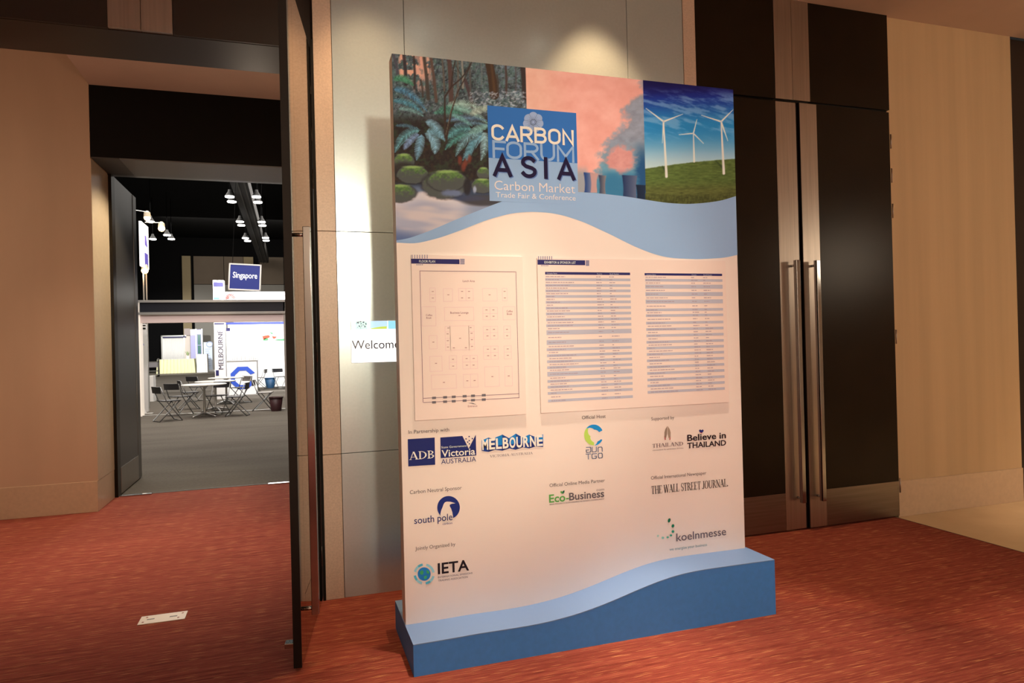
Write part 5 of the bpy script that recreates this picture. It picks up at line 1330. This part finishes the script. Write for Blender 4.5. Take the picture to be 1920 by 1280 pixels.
M_GLOW = mat('orange_glow', (1, .8, .5, 1), .4, emit=(1, .56, .20, 1), es=14)
spotlamp(303, 428, 21.4, M_GLOW, 'glaring orange arm spotlight right of the lit banner', (-.42, 0, .16))
spotlamp(271.5, 507, 21.5, M_GLOW, 'glaring orange arm spotlight under the lit banner', (-.03, .1, .24))
spotlamp(276, 408, 21.2, mat('dull_glow', (1, .8, .5, 1), .4, emit=(1, .75, .5, 1), es=1.2), 'unlit pale arm spotlight above the lit banner', (-.30, 0, .2))
light('POINT', 'spot_glow', tuple(at_y(303, 434, 21.2)), (0, 0, 0), 25, AMBER, .06)
light('POINT', 'spot_glow', tuple(at_y(271.5, 513, 21.2)), (0, 0, 0), 25, AMBER, .06)
# --- ceiling catwalk and high-bay lamps
cwk = empty('catwalk', (-2.02, 40, 8.8), 0, label='long dark grey ceiling duct running away between two rows of hall lamps', cat='duct')
box('duct', -.36, .36, -11, 20, 0, .6, mat('duct_grey', (.055, .052, .052, 1), .7), cwk)
for x in (-.05, .22): box('rail', x-.03, x+.03, -11, 20, -.06, 0, mat('duct_rail', (.10, .09, .085, 1), .6), cwk)
for y in range(-10, 20, 6): box('hanger', -.02, .02, y, y+.04, .6, 2.2, M_HB, cwk)
hl = empty('high_bay_lamp', (0, 0, 0), 0, label='x', cat='lamp', group='high-bay lamps under the hall ceiling')
M_BAY = mat('bay_glow', (1, 1, .95, 1), .4, emit=(1, .97, .92, 1), es=9)
MB().lathe([(.06, .30), (.08, .20), (.19, .02), (.205, 0)], 18).build('reflector', mat('lamp_shade_dark', (.03, .03, .03, 1), .5), hl, smooth=True)
MB().lathe([(.19, -.05), (.20, -.002)], 18).build('lens', M_BAY, hl)
MB().tube([(0, 0, .30), (0, 0, 2.5)], .015, 6).build('hanging_rod', M_HB, hl)
rows = [(-2.5, 33.0, 'left of the duct, first pair'), (-2.5, 34.1, 'left of the duct, first pair'), (-1.36, 32.8, 'right of the duct, first pair'), (-1.36, 34.0, 'right of the duct, first pair'),
        (-2.5, 39.3, 'left of the duct, second pair'), (-2.5, 40.4, 'left of the duct, second pair'), (-1.40, 39.2, 'right of the duct, second pair'), (-1.40, 40.3, 'right of the duct, second pair'),
        (-2.57, 45.0, 'left of the duct, third pair'), (-2.5, 46.1, 'left of the duct, third pair'), (-1.39, 44.7, 'right of the duct, third pair'), (-1.39, 45.8, 'right of the duct, third pair'),
        (-6.95, 40.1, 'a'), (-6.85, 44.5, 'b'), (-6.85, 46.0, 'c'), (-7.9, 46.2, 'd')]
LBL = ['lit round hall lamp left of the duct, nearer one of the first pair', 'dimmer round hall lamp left of the duct, farther one of the first pair', 'lit round hall lamp right of the duct, nearer one of the first pair', 'lit round hall lamp right of the duct, farther one of the first pair',
       'lit round hall lamp left of the duct, upper one of the middle pair', 'lit round hall lamp left of the duct, lower one of the middle pair', 'lit round hall lamp right of the duct, upper one of the middle pair', 'lit round hall lamp right of the duct, lower one of the middle pair',
       'lit round hall lamp left of the duct, upper one of the last pair', 'lit round hall lamp left of the duct, lower one of the last pair', 'lit round hall lamp right of the duct, upper one of the last pair', 'lit round hall lamp right of the duct, lower one of the last pair',
       'lit hall lamp just above the white lit banner', 'lit hall lamp just below the upper orange spotlight', 'lowest lit hall lamp right of the upper orange spotlight', 'lit hall lamp between the white banner and the orange spotlight']
for i, (x, y, _) in enumerate(rows):
    o = hl if i == 0 else copy_tree(hl)
    o.location = (x, y, 8.5); o['label'] = LBL[i]
